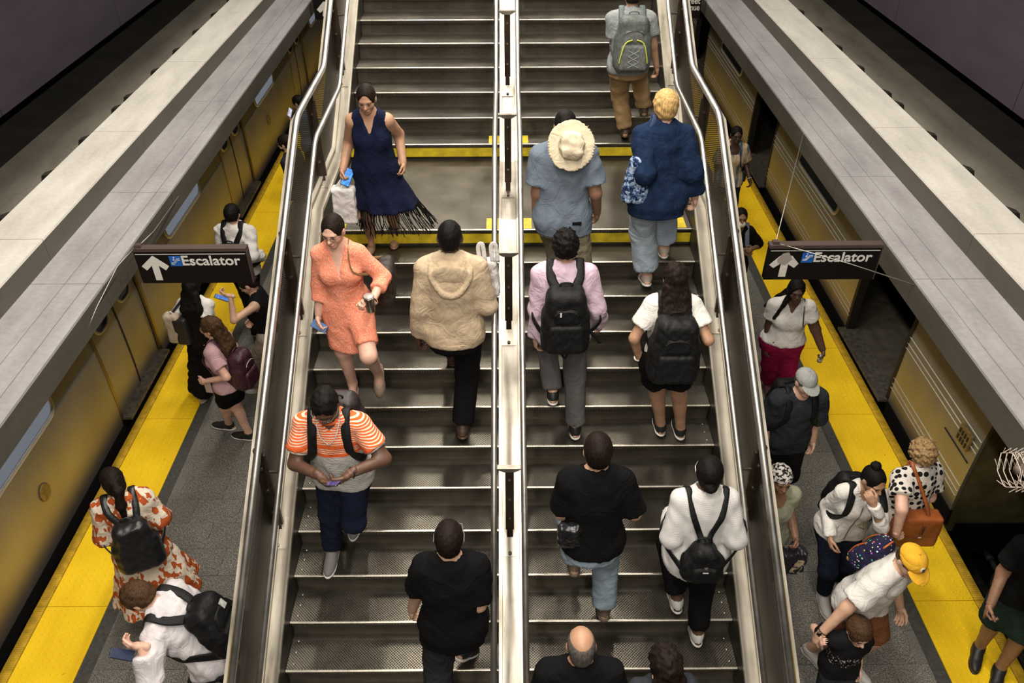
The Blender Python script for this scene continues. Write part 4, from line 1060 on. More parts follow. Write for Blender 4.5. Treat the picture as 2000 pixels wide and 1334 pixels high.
# ---- hair styles
def h_short(m, th=.012, nape=-.065, fringe=.045, curl=0.0, top=.0, part=False):
    def f(J):
        he = J['he']; pr = [he(0, -.010, .022+top*.5, .075+th, .096+th, .090+th+top), he(0, -.055, -.03, .060+th*.6, .045+th*.6, .06)]
        pr += [he(0, .122, -.018, .064, .082, .038+fringe, .01, 's'), he(0, .05, -.115, .10, .08, .07, .01, 's')]
        for sg in (-1, 1): pr.append(he(sg*.085, .004, -.03, .022, .024, .042, .008, 's'))
        fl_ = Field(pr, .0088, (curl, .035, 5) if curl else (.0022, .03, 7)); fl_.cut(J['H'](0, 0, nape), -J['HA'][2]); J['piece']('hair', fl_, m)
    return f
def h_long(m, length=.35, width=.075, th=.014, drop=(0, 0, 0), fringe=.05, tie=None, swing=0.0, wave=.0):
    def f(J):
        he, H, g, s = J['he'], J['H'], J['g'], J['s']; pr = [he(0, -.012, .020, .076+th, .098+th, .092+th), he(0, -.05, -.04, .072, .058, .075, .03)]
        pr += [he(0, .124, -.024, .058, .082, .052+fringe, .012, 's')]
        a = H(0, -.075, -.06); b = J['NB']-J['fc']*.115*s-J['su']*.06*s+J['rc']*swing*.5*s; c = b-J['su']*length*s-J['fc']*.01*s+J['rc']*swing*s
        if tie is None:
            for o in (-.045, -.015, .015, .045):
                q = J['rc']*o*width/.075*s*1.15; pr += [cone(a+q*.9, b+q*1.25, .042*s, .042*s, .03), cone(b+q*1.25, c+q*1.1, .042*s, .020*s, .03)]
        else:
            a = H(0, -.105, tie); b2 = a-J['HA'][1]*.05*g-U3*.05*s; pr += [cone(a, b2, .022*s, .034*s, .02), cone(b2, b2*.4+b*.6-J['fc']*.02*s, .036*s, .034*s, .03), cone(b2*.4+b*.6-J['fc']*.02*s, b-J['su']*length*s-J['fc']*.02*s, .034*s, .010*s, .03)]
        for x in drop and [drop] if drop != (0, 0, 0) else []:
            pr.append(cone(H(x[0], .02, -.05), J['NB']+J['rc']*x[1]*s+J['fc']*.10*s-J['su']*x[2]*s, .034*s, .018*s, .03))
        fl_ = Field(pr, .0095, (.0035+wave, .05, 11)); J['piece']('hair', fl_, m)
    return f
def h_bun(m, at=(0, -.075, .085), r=.04, th=.006):
    def f(J):
        he = J['he']; pr = [he(0, -.010, .022, .075+th, .096+th, .090+th), he(0, -.055, -.035, .062, .045, .06), he(0, .128, -.012, .060, .088, .108, .01, 's'), he(0, .05, -.12, .10, .08, .07, .01, 's')]
        for sg in (-1, 1): pr.append(he(sg*.085, .002, -.03, .022, .026, .045, .008, 's'))
        fl_ = Field(pr, .0088, (.0015, .03, 7)); fl_.cut(J['H'](0, 0, -.07), -J['HA'][2]); h = J['piece']('hair', fl_, m)
        if r: J['piece']('bun', Field([he(*at, r, r, r*.85)], .007, (.003, .03, 3)), m, h)
    return f
def h_bald(m):
    def f(J):
        he = J['he']; pr = [he(0, -.010, .018, .0785, .0985, .088), he(0, -.055, -.035, .062, .047, .06), he(0, .12, .0, .066, .105, .16, .01, 's'), he(0, .0, .125, .064, .115, .075, .012, 's'), he(0, .05, -.12, .10, .08, .07, .01, 's')]
        for sg in (-1, 1): pr.append(he(sg*.085, .002, -.03, .020, .024, .042, .008, 's'))
        fl_ = Field(pr, .0075); fl_.cut(J['H'](0, 0, -.075), -J['HA'][2]); J['piece']('hair', fl_, m)
    return f
def h_cap(m, brim=.075, back=False, patch=None):
    def f(J):
        he, H, HA, g = J['he'], J['H'], J['HA'], J['g']
        fl_ = Field([he(0, -.006, .035, .089, .108, .092)], .008); fl_.cut(H(0, .0, .030), -unit(HA[2]+HA[1]*.08)); c = J['piece']('cap', fl_, m)
        A = np.stack([HA[0], unit(HA[1]*.97-HA[2]*.24), unit(HA[2]*.97+HA[1]*.24)])
        b = Field([ell(H(0, .075, .028), A, np.array([.080, .105, .009])*g, 0)], .005); b.cut(H(0, .070, .0), -HA[1]); J['piece']('visor', b, m, c)
        J['piece']('button', Field([he(0, -.006, .128, .009, .009, .006)], .004), m, c)
        if patch:
            pm = Field([ell(H(.0, .0905, .078), np.stack([HA[0], unit(HA[1]+HA[2]*.55), unit(HA[2]-HA[1]*.55)]), np.array([.020, .006, .020])*g, 0)], .004); p = J['piece']('patch', pm, patch, c)
            n = unit(HA[1]+HA[2]*.55); u = unit(HA[2]-HA[1]*.55)
            for k_, w_ in enumerate((.012, .009, .011)):
                MB().obox(H(0, .0965, .0813)+u*(.009-.009*k_)*g, HA[0], n, u, w_*g, .0012, .0022*g).build('print', M_EYE, p)
    return f
# ---- things carried
def flat_loop(field, pts, gap=.008): return [field.settle(p, d, gap) for p, d in pts]
def spline(P, n=5):
    P = [np.asarray(q, float) for q in P]; out = []
    for i in range(len(P)-1):
        p0, p1, p2, p3 = P[max(i-1, 0)], P[i], P[i+1], P[min(i+2, len(P)-1)]
        for t in np.linspace(0, 1, n, endpoint=False): out.append(.5*((2*p1)+(-p0+p2)*t+(2*p0-5*p1+4*p2-p3)*t*t+(-p0+3*p1-3*p2+p3)*t**3))
    return out+[P[-1]]
def strap_over(J, i, tb, te, m, parent, wd=.026, xs=.095, hf=.27, fwd=True):
    """shoulder strap from tb (back, top) over the shoulder, down the chest and back to te"""
    sg = -1 if i == 0 else 1; NB, su, fc, rc, s, fld = J['NB'], J['su'], J['fc'], J['rc'], J['s'], J['shirt']
    pts = [(NB+rc*sg*xs*s-su*.06*s-fc*.06*s, unit(su*.55-fc)), (NB+rc*sg*xs*s-fc*.01*s-su*.05*s, su), (NB+rc*sg*(xs+.002)*s+fc*.03*s-su*.08*s, unit(su*.5+fc)), (NB+rc*sg*(xs+.012)*s-su*.16*s, fc), (NB+rc*sg*(xs+.025)*s-su*.22*s, fc), (NB+rc*sg*.06*s-su*(hf+.06)*s, unit(fc*.5+rc*sg)), (NB+rc*sg*.04*s-su*(hf+.11)*s-fc*.03*s, unit(rc*sg-fc*.3))]
    P = [np.asarray(tb)]+flat_loop(fld, pts, .013)+[np.asarray(te)]
    ups = [su*.3-fc]+[d for _, d in pts]+[rc*sg-fc*.6]; PP = spline(P, 5); UU = [unit(q) for q in spline(ups, 5)]
    return MB().tube(PP, wd*s, 8, False, .24, UU).build('strap', m, parent, True)
def backpack(J, label, m, size=(.30, .45, .17), m2=None, at=(0, -.30), pocket=True, xs=.095, taper=.22, straps=True, trim=None, pull=None, group=None, side=(0, 1), sag=0.0, strap_m=None, wd=.026, name='backpack', wr=.003, detail=True):
    NB, su, fc, rc, s, fld = J['NB'], J['su'], J['fc'], J['rc'], J['s'], J['shirt']; W2, H2, D2 = size[0]/2, size[1]/2, size[2]/2
    bp = fld.settle(NB+su*(at[1]+.08)*s+rc*at[0]*s, -fc, .0); c = bp-fc*(D2-.012)+su*(-.08*s)+rc*0
    ax = unit(su+fc*sag); fn = unit(fc-ax*(fc@ax)); A = np.stack([rc, fn, ax])
    E = empty(name, tuple(c-ax*H2)); tag(E, label, 'backpack', group); b = c-ax*H2
    def pc(nm, pr, mm, vx=.0105, wr_=None, par=E):
        V, Q = Field(pr, vx, wr_).surf(); return link_mesh(nm, np_mesh(nm, [(V, Q, 0)], b, [mm]), par)
    m2 = m2 or m
    body = pc('pack_body', [rbox(c, A, (W2, D2, H2), min(.07, D2*.9), 0, taper=taper), rbox(c-ax*H2*.25, A, (W2*1.02, D2*.8, H2*.6), .05, .03)], m, .0115, (wr, .08, int(abs(b[0]*100))))
    if pocket:
        pk = pc('front_pocket', [rbox(c-fn*D2*.85-ax*H2*.42, A, (W2*.80, D2*.38, H2*.46), .03, 0, taper=.1)], m2, .009, (wr*.6, .06, 3))
        pc('top_pocket', [rbox(c-fn*D2*.80+ax*H2*.30, A, (W2*.58, D2*.28, H2*.25), .025, 0, taper=.15)], m2, .009, (wr*.6, .06, 4))
        zp = [c-fn*(D2*1.09)+ax*(H2*.30)+rc*q*W2*.5+ax*(H2*.20-abs(q)**3*.03) for q in np.linspace(-1, 1, 9)]
        MB().tube(zp, .003, 5).build('zip', trim or M_RUB, E)
        if pull: MB().obox(zp[2]-fn*.004-ax*.018, rc, fn, ax, .0055, .003, .016).build('zip_pull', pull, E)
    tp = c+ax*H2*.93+fn*D2*.3
    MB().tube(spline([tp-rc*.045, tp-rc*.035+ax*.035, tp+rc*.035+ax*.035, tp+rc*.045], 4), .007, 6).build('handle', strap_m or m, E, True)
    if straps:
        for i in side:
            sg = -1 if i == 0 else 1
            strap_over(J, i, c+ax*H2*.80+rc*sg*.06*s+fn*D2*.6, c-ax*H2*.75+rc*sg*W2*.8+fn*D2*.5, strap_m or m, E, wd, xs)
    J['pack'] = (c, A, (W2, D2, H2), E); return E
def phone(label, c, n, up, scr, m=None, size=(.037, .075), lit=None):
    """c centre, n direction the screen faces, up long side"""
    n = unit(n); up = unit(up-n*(np.asarray(up)@n)); r_ = np.cross(up, n); m = m or mat('phone_black', (.012, .012, .014), .25)
    E = empty('phone', tuple(c)); tag(E, label, 'phone'); V, Q = Field([rbox(c, np.stack([r_, n, up]), (size[0], .0052, size[1]), .0050, 0)], .0042).surf()
    link_mesh('case', np_mesh('case', [(V, Q, 0)], c, [m]), E)
    MB().obox(np.asarray(c)+n*.0053, r_, n, up, size[0]*.88, .0006, size[1]*.92).build('screen', scr, E); return E
def screen_mat(name, col, st):
    if name in MATS: return MATS[name]
    q = NT(name); n = q.noise(60, 2); c = q.ramp(n, [(.4, tuple(x*.5 for x in col)), (.6, col)]); q.set(Base_Color=(.02, .02, .02), Roughness=.15, Emission_Color=c, Emission_Strength=st); return q.m
def soft_bag(name, label, cat, c, A, half, m, base_z=None, rad=.03, taper=0.0, wr=(.004, .09, 2), strap=None, strap_m=None, swd=.014, extra=None, flatk=.35, vx=.009):
    c = np.asarray(c, float); A = np.stack([unit(q) for q in A]); b = c-A[2]*half[2]; E = empty(name, tuple(b)); tag(E, label, cat)
    V, Q = Field([rbox(c, A, half, rad, 0, taper=taper)], vx, wr).surf(); link_mesh('bag_body', np_mesh('bag_body', [(V, Q, 0)], b, [m]), E)
    for S_ in (strap or []): MB().tube(spline(S_, 5), swd, 8, False, flatk, A[1]).build('strap', strap_m or m, E, True)
    if extra: extra(E, b)
    return E
def glasses(J, m):
    H, HA = J['H'], J['HA']
    g = MB()
    for sg in (-1, 1):
        g.tube([H(sg*.031+.021*math.cos(t), .106, -.004+.016*math.sin(t)) for t in np.linspace(0, 2*math.pi, 12, endpoint=False)], .0013, 5, True)
        g.tube([H(sg*.052, .104, .002), H(sg*.080, .06, .004), H(sg*.083, -.005, -.002)], .0014, 5)
    g.tube([H(-.010, .108, .0), H(.010, .108, 0)], .0014, 5); g.build('glasses', m, J['E'], False)

# ================================================================== the people themselves
tz = tread_z
def skirt(length, wb, db, n=9, amp=.04, swing=0.0, fwd=0.0, legs=0, off=.018, top=.10):
    def f(J):
        s = J['s']; hs_ = np.array([-length, -length*.6, -.06, .02, top])*s
        ax = np.array([wb, wb*.6+.178*.4 if wb > .178 else (wb+.18)/2, .182, .160, .130])*s+off; ay = np.array([db, (db+.135)/2, .135, .118, .1])*s+off
        rip = (lambda th, h: F32(amp)*np.sin(n*th+h*3)*np.clip(-h/F32(length*s), 0, 1)) if amp else None
        th = [p_ for i in range(2) for p_ in J['legp'](i, off+.006, legs, .05)] if legs else []
        return th+[loft(J['P0'], J['R'], J['F'], U3, hs_, ax, ay, np.array([fwd, fwd*.5, -.008, 0, 0])*s, .04, 'u', rip, np.array([swing, swing*.5, 0, 0, 0])*s)]
    return f
def sole_white(): return mat('sole_white', (.70, .68, .64), .6)
K_BLACK = cloth('black', (.006, .006, .0065)); K_BLACK2 = cloth('soft_black', (.009, .0085, .009)); K_CHAR = cloth('charcoal', (.030, .032, .039)); K_WHITE = cloth('white', (.70, .67, .64)); K_WHITE2 = cloth('cool_white', (.64, .60, .62))
PACK_B = mat('black_nylon', (.0065, .0065, .007), .6, 0, (40, .4), (60, .3), .25); PACK_G = mat('grey_nylon', (.075, .085, .080), .6, 0, (40, .3), (60, .3))
S_BLACK = mat('shoe_black', (.014, .013, .013), .5); S_WHITE = mat('shoe_white', (.62, .60, .57), .5); S_GREY = mat('shoe_grey', (.20, .18, .18), .7)
H_BLACK = hair_mat('black', (.007, .0055, .005)); H_DBROWN = hair_mat('dark_brown', (.013, .0078, .0058)); H_BROWN = hair_mat('brown', (.065, .034, .017)); H_BLOND = hair_mat('blond', (.52, .33, .13)); H_SANDY = hair_mat('sandy', (.30, .19, .09))
WATCH = mat('watch_black', (.010, .010, .011), .3)
PHB = mat('phone_black', (.012, .012, .014), .25)
def wristband(J, i, m, name='watch', face=True):
    w, e, s = J['wr'][i], J['el'][i], J['s']; d = unit(w-e); p_ = w-d*.015*s; a = unit(np.cross(d, J['F']+.1)); b = np.cross(d, a)
    g = MB().tube([p_+(a*math.cos(t)+b*math.sin(t))*.031*s for t in np.linspace(0, 2*math.pi, 14, endpoint=False)], .008, 6, True, .5, [d]*14)
    o = g.build(name, m, J['E'], True)
    if face: MB().obox(p_-J['F']*(-.0)+unit(J['R']*(1 if i else -1))*.033*s, J['F'], d, unit(J['R']), .014, .016, .006).build('dial', m, o)
def pat_mat(name, fn):
    q = NT('cloth_'+name); c = fn(q); folds(q, .32); return q.set(Base_Color=c, Roughness=.95, Specular_IOR_Level=.1)

# ---- 1 woman in the navy fringed dress, coming down
NAVY = cloth('navy', (.008, .011, .032), noise=(14, .2))
def ex1(J):
    s, P0, R, F = J['s'], J['P0'], J['R'], J['F']; g = MB(); rs = random.Random(4)
    L = .36*s
    for k in range(110):
        th = 2*math.pi*k/110; a = np.array([math.cos(th), math.sin(th)]); o = P0-U3*(L-.01)+R*(-.075*s)
        p0 = o+R*a[0]*.275*s+F*a[1]*.215*s; sw = -R*(.02+.10*max(0, -a[0]))*s+R*a[0]*.03
        P = [p0, p0-U3*.10*s+sw*.4+np.array([rs.uniform(-.012, .012), rs.uniform(-.012, .012), 0]), p0-U3*rs.uniform(.20, .27)*s+sw+np.array([rs.uniform(-.03, .03), rs.uniform(-.03, .03), 0])]
        g.tube(P, .0036, 4)
    o = g.build('fringe', K_BLACK, J['top']); o['kind'] = 'stuff'
    h = atN(676, 352, J['wr'][1]+F*.05, F)
    phone('blue lit phone in the hand of the woman in the navy dress', J['wr'][1]+F*.02*s-U3*.07*s-R*.03, F*.9+U3*.5-R*.3, U3*.8-R*.4, screen_mat('screen_blue', (.05, .25, .8), 1.6))
    c = J['wr'][1]-U3*.34*s+F*.02+R*.02; m = cloth('bag_white', (.62, .60, .58), .5)
    soft_bag('shopping_bag', 'white plastic shopping bag carried by the woman in the navy dress', 'bag', c, (R, F, U3), (.095, .055, .16), m, rad=.02, strap=[[c+R*.05+U3*.15, J['wr'][1]-U3*.09*s+F*.02, c-R*.05+U3*.15]], swd=.018, flatk=.2)
P1 = person('woman in navy fringed dress coming down from the landing, looking at her steps', (712, 168), tz(10), .905, 180, 6, 0, 16, 0, .55, 1.05, .28, 'tan', Y=5.97,
            feet=((773, 470, tz(10)), (727, 484, tz(10)-.02)), arms=((787, 318, .0), (670, 330, .08)), hands=({'curl': .55}, {'curl': .75}),
            top=dict(sleeve=0, neck='v', dp=.15, hem=-.1, mat=NAVY, name='dress', skirt=skirt(.38, .27, .21, 8, .06, -.07)), shoes=dict(mat=mat('sandal_tan', (.34, .20, .12), .5), low=True),
            hair=h_bun(H_DBROWN, (0, -.10, -.02), .035, .008), face=True, extra=ex1)
# ---- 2 woman in the coral dress
def coral(q):
    v = q.n('TexVoronoi'); v.inputs['Scale'].default_value = 95; q.l(q.tc.outputs['Object'], v.inputs['Vector']); return q.ramp(v.outputs['Distance'], [(.22, (.95, .60, .46)), (.34, (.86, .285, .175))])
CORAL = pat_mat('coral_speckled', coral)
def ex2(J):
    s, R, F, wr = J['s'], J['R'], J['F'], J['wr']
    phone('blue phone in the lowered hand of the woman in the coral dress', wr[1]-U3*.085*s+F*.03, F+U3*.8, R*.7+U3*.5, mat('phone_blue_back', (.06, .14, .34), .3), mat('phone_blue_case', (.05, .10, .26), .35), (.033, .062))
    c = wr[0]+F*.045*s-R*(-.01)+U3*.01; c0 = c-U3*.06
    E = empty('tumbler', tuple(c0)); tag(E, 'steel tumbler cup held by the woman in the coral dress', 'cup')
    m = make_stainless('cup_steel', (.42, .37, .31), (.62, .56, .48), .28, (4, 4, 4))
    MB().tube([c0, c0+U3*.005, c0+U3*.10, c0+U3*.125], [.028, .031, .037, .039], 18).build('cup_body', m, E, True)
    MB().tube([c0+U3*.126, c0+U3*.135], [.039, .034], 18).build('lid', mat('cup_lid', (.45, .42, .38), .2, .2), E, True)
    MB().tube([c0+U3*.123+np.array([.039*math.cos(t), .039*math.sin(t), 0]) for t in np.linspace(0, 6.283, 18, endpoint=False)], .003, 6, True).build('rim', m, E, True)
    cb = J['P0']-R*.31*s-F*.10*s+U3*.12*s; top = J['sh'][0]+U3*.062*s+R*.05*s; bm = mat('bag_brown_canvas', (.022, .014, .010), .55, 0, (70, .5))
    fr = J['shirt'].settle(J['sh'][0]+R*.03*s-U3*.10*s, F, .006); bk = J['shirt'].settle(J['sh'][0]+R*.03*s-U3*.10*s, -F, .006); tp = J['shirt'].settle(J['sh'][0]+R*.05*s, U3, .006)
    soft_bag('shoulder_bag', 'dark brown shoulder bag on the arm of the woman in the coral dress', 'bag', cb, (F, R, U3), (.17, .065, .15), bm, rad=.045, taper=.25, strap=[[cb+F*.10+U3*.13, fr, tp, bk, cb-F*.10+U3*.13]], strap_m=mat('strap_tan', (.19, .10, .045), .5), swd=.012)
    glasses(J, M_EYE)
    kn = J['P0']-R*.13*s+F*.12*s+U3*.02*s
    J['piece']('sash', Field([ell(kn, np.eye(3), (.022, .022, .022)), cone(kn, kn-U3*.09*s+F*.01, .012, .02, .01)], .008), CORAL, J['top'])
    wristband(J, 0, M_RUB, 'bracelet', False)
P2 = person('woman in coral wrap dress and glasses holding a steel cup on the left stairs', (645, 424), tz(6), .955, 183, 5, 0, 13, -14, .75, .98, .1, 'pale',
            feet=((743, 742, tz(6)+.16), (690, 770, tz(6))), heel=(55, 0), arms=((726, 590, .26), (622, 615, .08)), hands=({'curl': .75, 'dir': (.5, .35, -.6), 'palm': (.6, 0, -.8), 'pole': (-.5, -.6, .7)}, {'curl': .6}),
            top=dict(sleeve=1.5, neck='v', dp=.20, hem=-.1, off=.012, mat=CORAL, name='dress', wr=.0035, skirt=skirt(.40, .165, .14, 5, .02, 0, .03, .80, off=.012)), shoes=dict(mat=mat('flats_beige', (.27, .195, .14), .5), low=True),
            hair=h_bun(H_DBROWN, (0, -.11, -.03), .04, .007), face=True, extra=ex2)
# ---- 3 man in the beige hoodie
BEIGE = cloth('beige_fleece', (.50, .385, .265), noise=(30, .12), bump=(140, .3))
def ex3(J):
    NB, su, fc, rc, s = J['NB'], J['su'], J['fc'], J['rc'], J['s']
    pr = [ell(NB-su*.085*s-fc*.100*s, np.stack([rc, unit(fc+su*.25), unit(su-fc*.25)]), np.array([.135, .036, .115])*s, .03)]
    K = [NB+rc*sg*x*s-su*h*s-fc*d*s for sg, x, h, d in ((-1, .075, -.035, -.03), (-1, .120, .015, .055), (-1, .118, .085, .105), (-1, .065, .165, .135), (1, 0, .195, .142), (1, .065, .165, .135), (1, .118, .085, .105), (1, .120, .015, .055), (1, .075, -.035, -.03))]
    K = spline(K, 3); pr += [cone(K[i], K[i+1], .021*s, .021*s, .012) for i in range(len(K)-1)]
    J['piece']('hood', Field(pr, .009, (.003, .09, 3)), BEIGE, J['top'])
    J['piece']('collar', Field([cone(NB+su*.0*s, NB+su*.052*s, .074*s, .066*s, 0, flat=True, flata=True), cone(NB-su*.03*s, J['Hc'], .057*s, .057*s, 0, 's')], .007), cloth('blue_shirt', (.14, .26, .50)), J['top'])
    J['piece']('hem_band', Field([J['torso'](.030, -.10, -.055)], .010), BEIGE, J['top'])
    c = atN(948, 487, J['sh'][1]+fc*.12*s, fc); m = cloth('bag_white', (.62, .60, .58), .5)
    E = empty('plastic_bag', tuple(c)); tag(E, 'white plastic bag handles over the shoulder of the man in the beige hoodie', 'bag')
    for q in (-.04, .05): MB().tube(spline([c+rc*q-su*.10, c+rc*(q-.01)+su*.02, c+rc*(q+.02)+su*.035, c+rc*(q+.035)-su*.10], 5), .016, 8, False, .25, fc).build('handle', m, E, True)
    V, Q = Field([rbox(c-su*.24+fc*.04, np.stack([rc, fc, su]), (.10, .05, .15), .03, 0, taper=.3)], .010, (.005, .08, 2)).surf(); link_mesh('bag_body', np_mesh('bag_body', [(V, Q, 0)], c, [m]), E)
P3 = person('man in beige hooded sweatshirt and black trousers climbing the left stairs', (877, 432), tz(5), 1.055, 0, 5, 0, 4, 0, False, 1.05, .06, 'dark',
            feet=((885, 700, tz(7)), (905, 850, tz(5))), heel=(0, 14), arms=((818, 655, .02), (945, 560, .24)), hands=({'curl': .4}, {'curl': .8, 'pole': (-.8, -.8, .25)}),
            top=dict(sleeve=1.93, hem=-.10, off=.024, mat=BEIGE, name='sweatshirt', wr=.006, wl=.16, loose=.008, nr=.062), bottom=dict(mat=K_BLACK, off=.020, bot=.022), shoes=dict(mat=mat('shoe_brown', (.060, .034, .022), .5)),
            hair=h_short(H_BLACK, .004, -.06), extra=ex3)
# ---- 4 man in the orange striped polo
def polo(q):
    x, y, z = q.xyz()
    st = q.math('FRACT', q.math('MULTIPLY', z, 62.0)); st = q.math('LESS_THAN', st, .42)
    hi = q.math('GREATER_THAN', z, 1.245); 
    a = q.mix(st, (.78, .135, .035), (.74, .60, .48)); band = q.math('MULTIPLY', q.math('GREATER_THAN', z, 1.24), q.math('LESS_THAN', z, 1.275)); band2 = q.math('MULTIPLY', q.math('GREATER_THAN', z, 1.32), q.math('LESS_THAN', z, 1.345))
    a = q.mix(q.math('MAXIMUM', band, band2), a, (.78, .135, .035)); b = q.mix(st, (.42, .39, .37), (.66, .63, .60)); return q.mix(hi, b, a)
POLO = pat_mat('orange_stripes', polo)
def ex4(J):
    s, R, F, wr = J['s'], J['R'], J['F'], J['wr']
    backpack(J, 'dark backpack worn by the man in the orange striped polo', mat('pack_plum', (.022, .014, .016), .5, 0, (40, .4)), (.32, .44, .17), at=(0, -.24), xs=.105, wd=.030, strap_m=PACK_B)
    c = atN(652, 944, (wr[0]+wr[1])/2+F*.10+U3*.02, F); phone('purple lit phone held in both hands by the man in the striped polo', c, U3*.8-F*.55, F*.7+U3*.5, screen_mat('screen_purple', (.13, .09, .32), .8))
    wristband(J, 0, WATCH); J['piece']('collar', Field([cone(J['NB']-J['su']*.0*s, J['NB']+J['su']*.045*s, .080*s, .068*s, 0, flat=True, flata=True), cone(J['NB']-J['su']*.03*s, J['Hc'], .060*s, .060*s, 0, 's')], .007), mat('cloth_orange', (.74, .13, .035), .85), J['top'])
    for i in range(2):
        e = J['sh'][i]+(J['el'][i]-J['sh'][i])*.66; d = unit(J['el'][i]-J['sh'][i]); J['piece']('cuff', Field([cone(e-d*.03*s, e+d*.012*s, .068*s, .068*s, 0, flat=True, flata=True), cone(e-d*.1*s, e+d*.1*s, .055*s, .055*s, 0, 's')], .007), cloth('cuff_grey', (.55, .52, .49)), J['top'])
    g = MB()
    for sg in (-1, 1): g.tube(spline([J['H'](sg*.08, .0, -.02), J['H'](sg*.075, .06, -.10), J['NB']+J['fc']*.12*s+J['rc']*sg*.05*s-J['su']*.05*s, J['NB']+J['fc']*.135*s-J['su']*.12*s]), .003, 5)
    g.build('earphone_cord', sole_white(), J['E'], True); glasses(J, M_WIRE)
P4 = person('man in orange and grey striped polo walking down while looking at his phone', (628, 772), tz(2), 1.0, 178, 7, 0, 30, 0, False, 1.08, .08, 'deep',
            feet=((697, 1018, tz(3)), (650, 1092, tz(2))), heel=(12, 0), arms=((683, 925, .30), (625, 930, .30)), hands=({'curl': .6, 'dir': (.5, -.35, -.7), 'palm': (0, .6, -.8), 'pole': (-.5, -.4, .9)}, {'curl': .6, 'dir': (.5, -.35, -.7), 'palm': (0, .6, -.8), 'pole': (-.5, -.4, .9)}),
            top=dict(sleeve=.66, hem=-.11, off=.018, mat=POLO, name='polo_shirt', loose=.016, neck='v', dp=.05), bottom=dict(mat=cloth('dark_navy', (.012, .015, .035)), off=.018, bot=.016), shoes=dict(mat=S_GREY, sole=sole_white()),
            hair=h_short(H_BLACK, .010, -.05, .045, .004), face=True, extra=ex4)
# ---- 5 man in the black shirt at the bottom
def ex5(J):
    H = J['H']; g = MB()
    for sg in (-1, 1): g.tube([H(sg*.088, -.03, .002), H(sg*.088, .02, .008), H(sg*.07, .10, .006)], .003, 5)
    g.tube([H(-.07, .10, .006), H(.07, .10, .006)], .003, 5); g.build('glasses', M_WIRE, J['E'])
P5 = person('man in loose black short-sleeved shirt climbing at the bottom of the left stairs', (875, 1026), tz(-1), 1.02, 0, 7, 0, 0, 0, False, .98, .14, 'fair',
            feet=((858, 1372, tz(-1)), (903, 1298, tz(0)+.02)), heel=(0, 40), toes=(0, 35), arms=((803, 1198, .15), (932, 1195, .10)), hands=({'curl': .45}, {'curl': .5}),
            top=dict(sleeve=.85, hem=-.16, off=.022, mat=K_BLACK, loose=.014, wr=.007, wl=.14, flare=.01), bottom=dict(mat=cloth('washed_black', (.030, .032, .034)), off=.026, bot=.03), shoes=dict(mat=S_BLACK, sole=sole_white()),
            hair=h_short(H_DBROWN, .010, -.075, .03), extra=ex5)
# ---- 6 man with the grey and green backpack at the top
def ex6(J):
    lime = mat('lime_piping', (.50, .55, .06), .5)
    E = backpack(J, 'grey backpack with lime piping on the man at the top of the stairs', PACK_G, (.33, .50, .19), mat('pack_mid_grey', (.11, .12, .115), .6, 0, (40, .3)), at=(0, -.27), xs=.105, wd=.036, strap_m=mat('strap_slate', (.085, .105, .105), .6))
    c, A, (W2, D2, H2), _ = J['pack']
    for sg in (-1, 1): MB().tube(spline([c-A[1]*D2*1.28+A[0]*sg*W2*.12+A[2]*H2*.22, c-A[1]*D2*1.30+A[0]*sg*W2*.50+A[2]*H2*.10, c-A[1]*D2*1.30+A[0]*sg*W2*.72-A[2]*H2*.35, c-A[1]*D2*1.2+A[0]*sg*W2*.78-A[2]*H2*.6], 5), .006, 6).build('piping', lime, E, True)
    for k in range(3):
        a, b = c-A[1]*D2*1.30, A[2]*H2
        MB().tube([a-A[0]*.05+b*(-.15-.2*k), a+A[0]*.05+b*(-.35-.2*k)], .0025, 5).tube([a+A[0]*.05+b*(-.15-.2*k), a-A[0]*.05+b*(-.35-.2*k)], .0025, 5).build('bungee_cord', mat('cord_grey', (.30, .32, .30), .6), E)
P6 = person('man in grey tee and khaki trousers with a hiking backpack at the top right', (1237, -30), up_z(0), .87, 0, 6, 0, 5, 0, False, 1.18, .10, 'tan', Y=7.70,
            feet=((1219, 268, up_z(0)), (1256, 222, up_z(1))), heel=(10, 0), arms=((1207, 128, .13), (1284, 140, .10)), hands=({'curl': .5}, {'curl': .5}),
            top=dict(sleeve=.62, hem=-.10, off=.02, mat=cloth('heather_grey', (.24, .26, .26)), loose=.02), bottom=dict(mat=cloth('khaki', (.27, .175, .085)), off=.024, bot=.022, wr=.006), shoes=dict(mat=mat('shoe_tan', (.07, .045, .03), .5)),
            hair=h_short(H_BLACK, .009, -.06), extra=ex6)
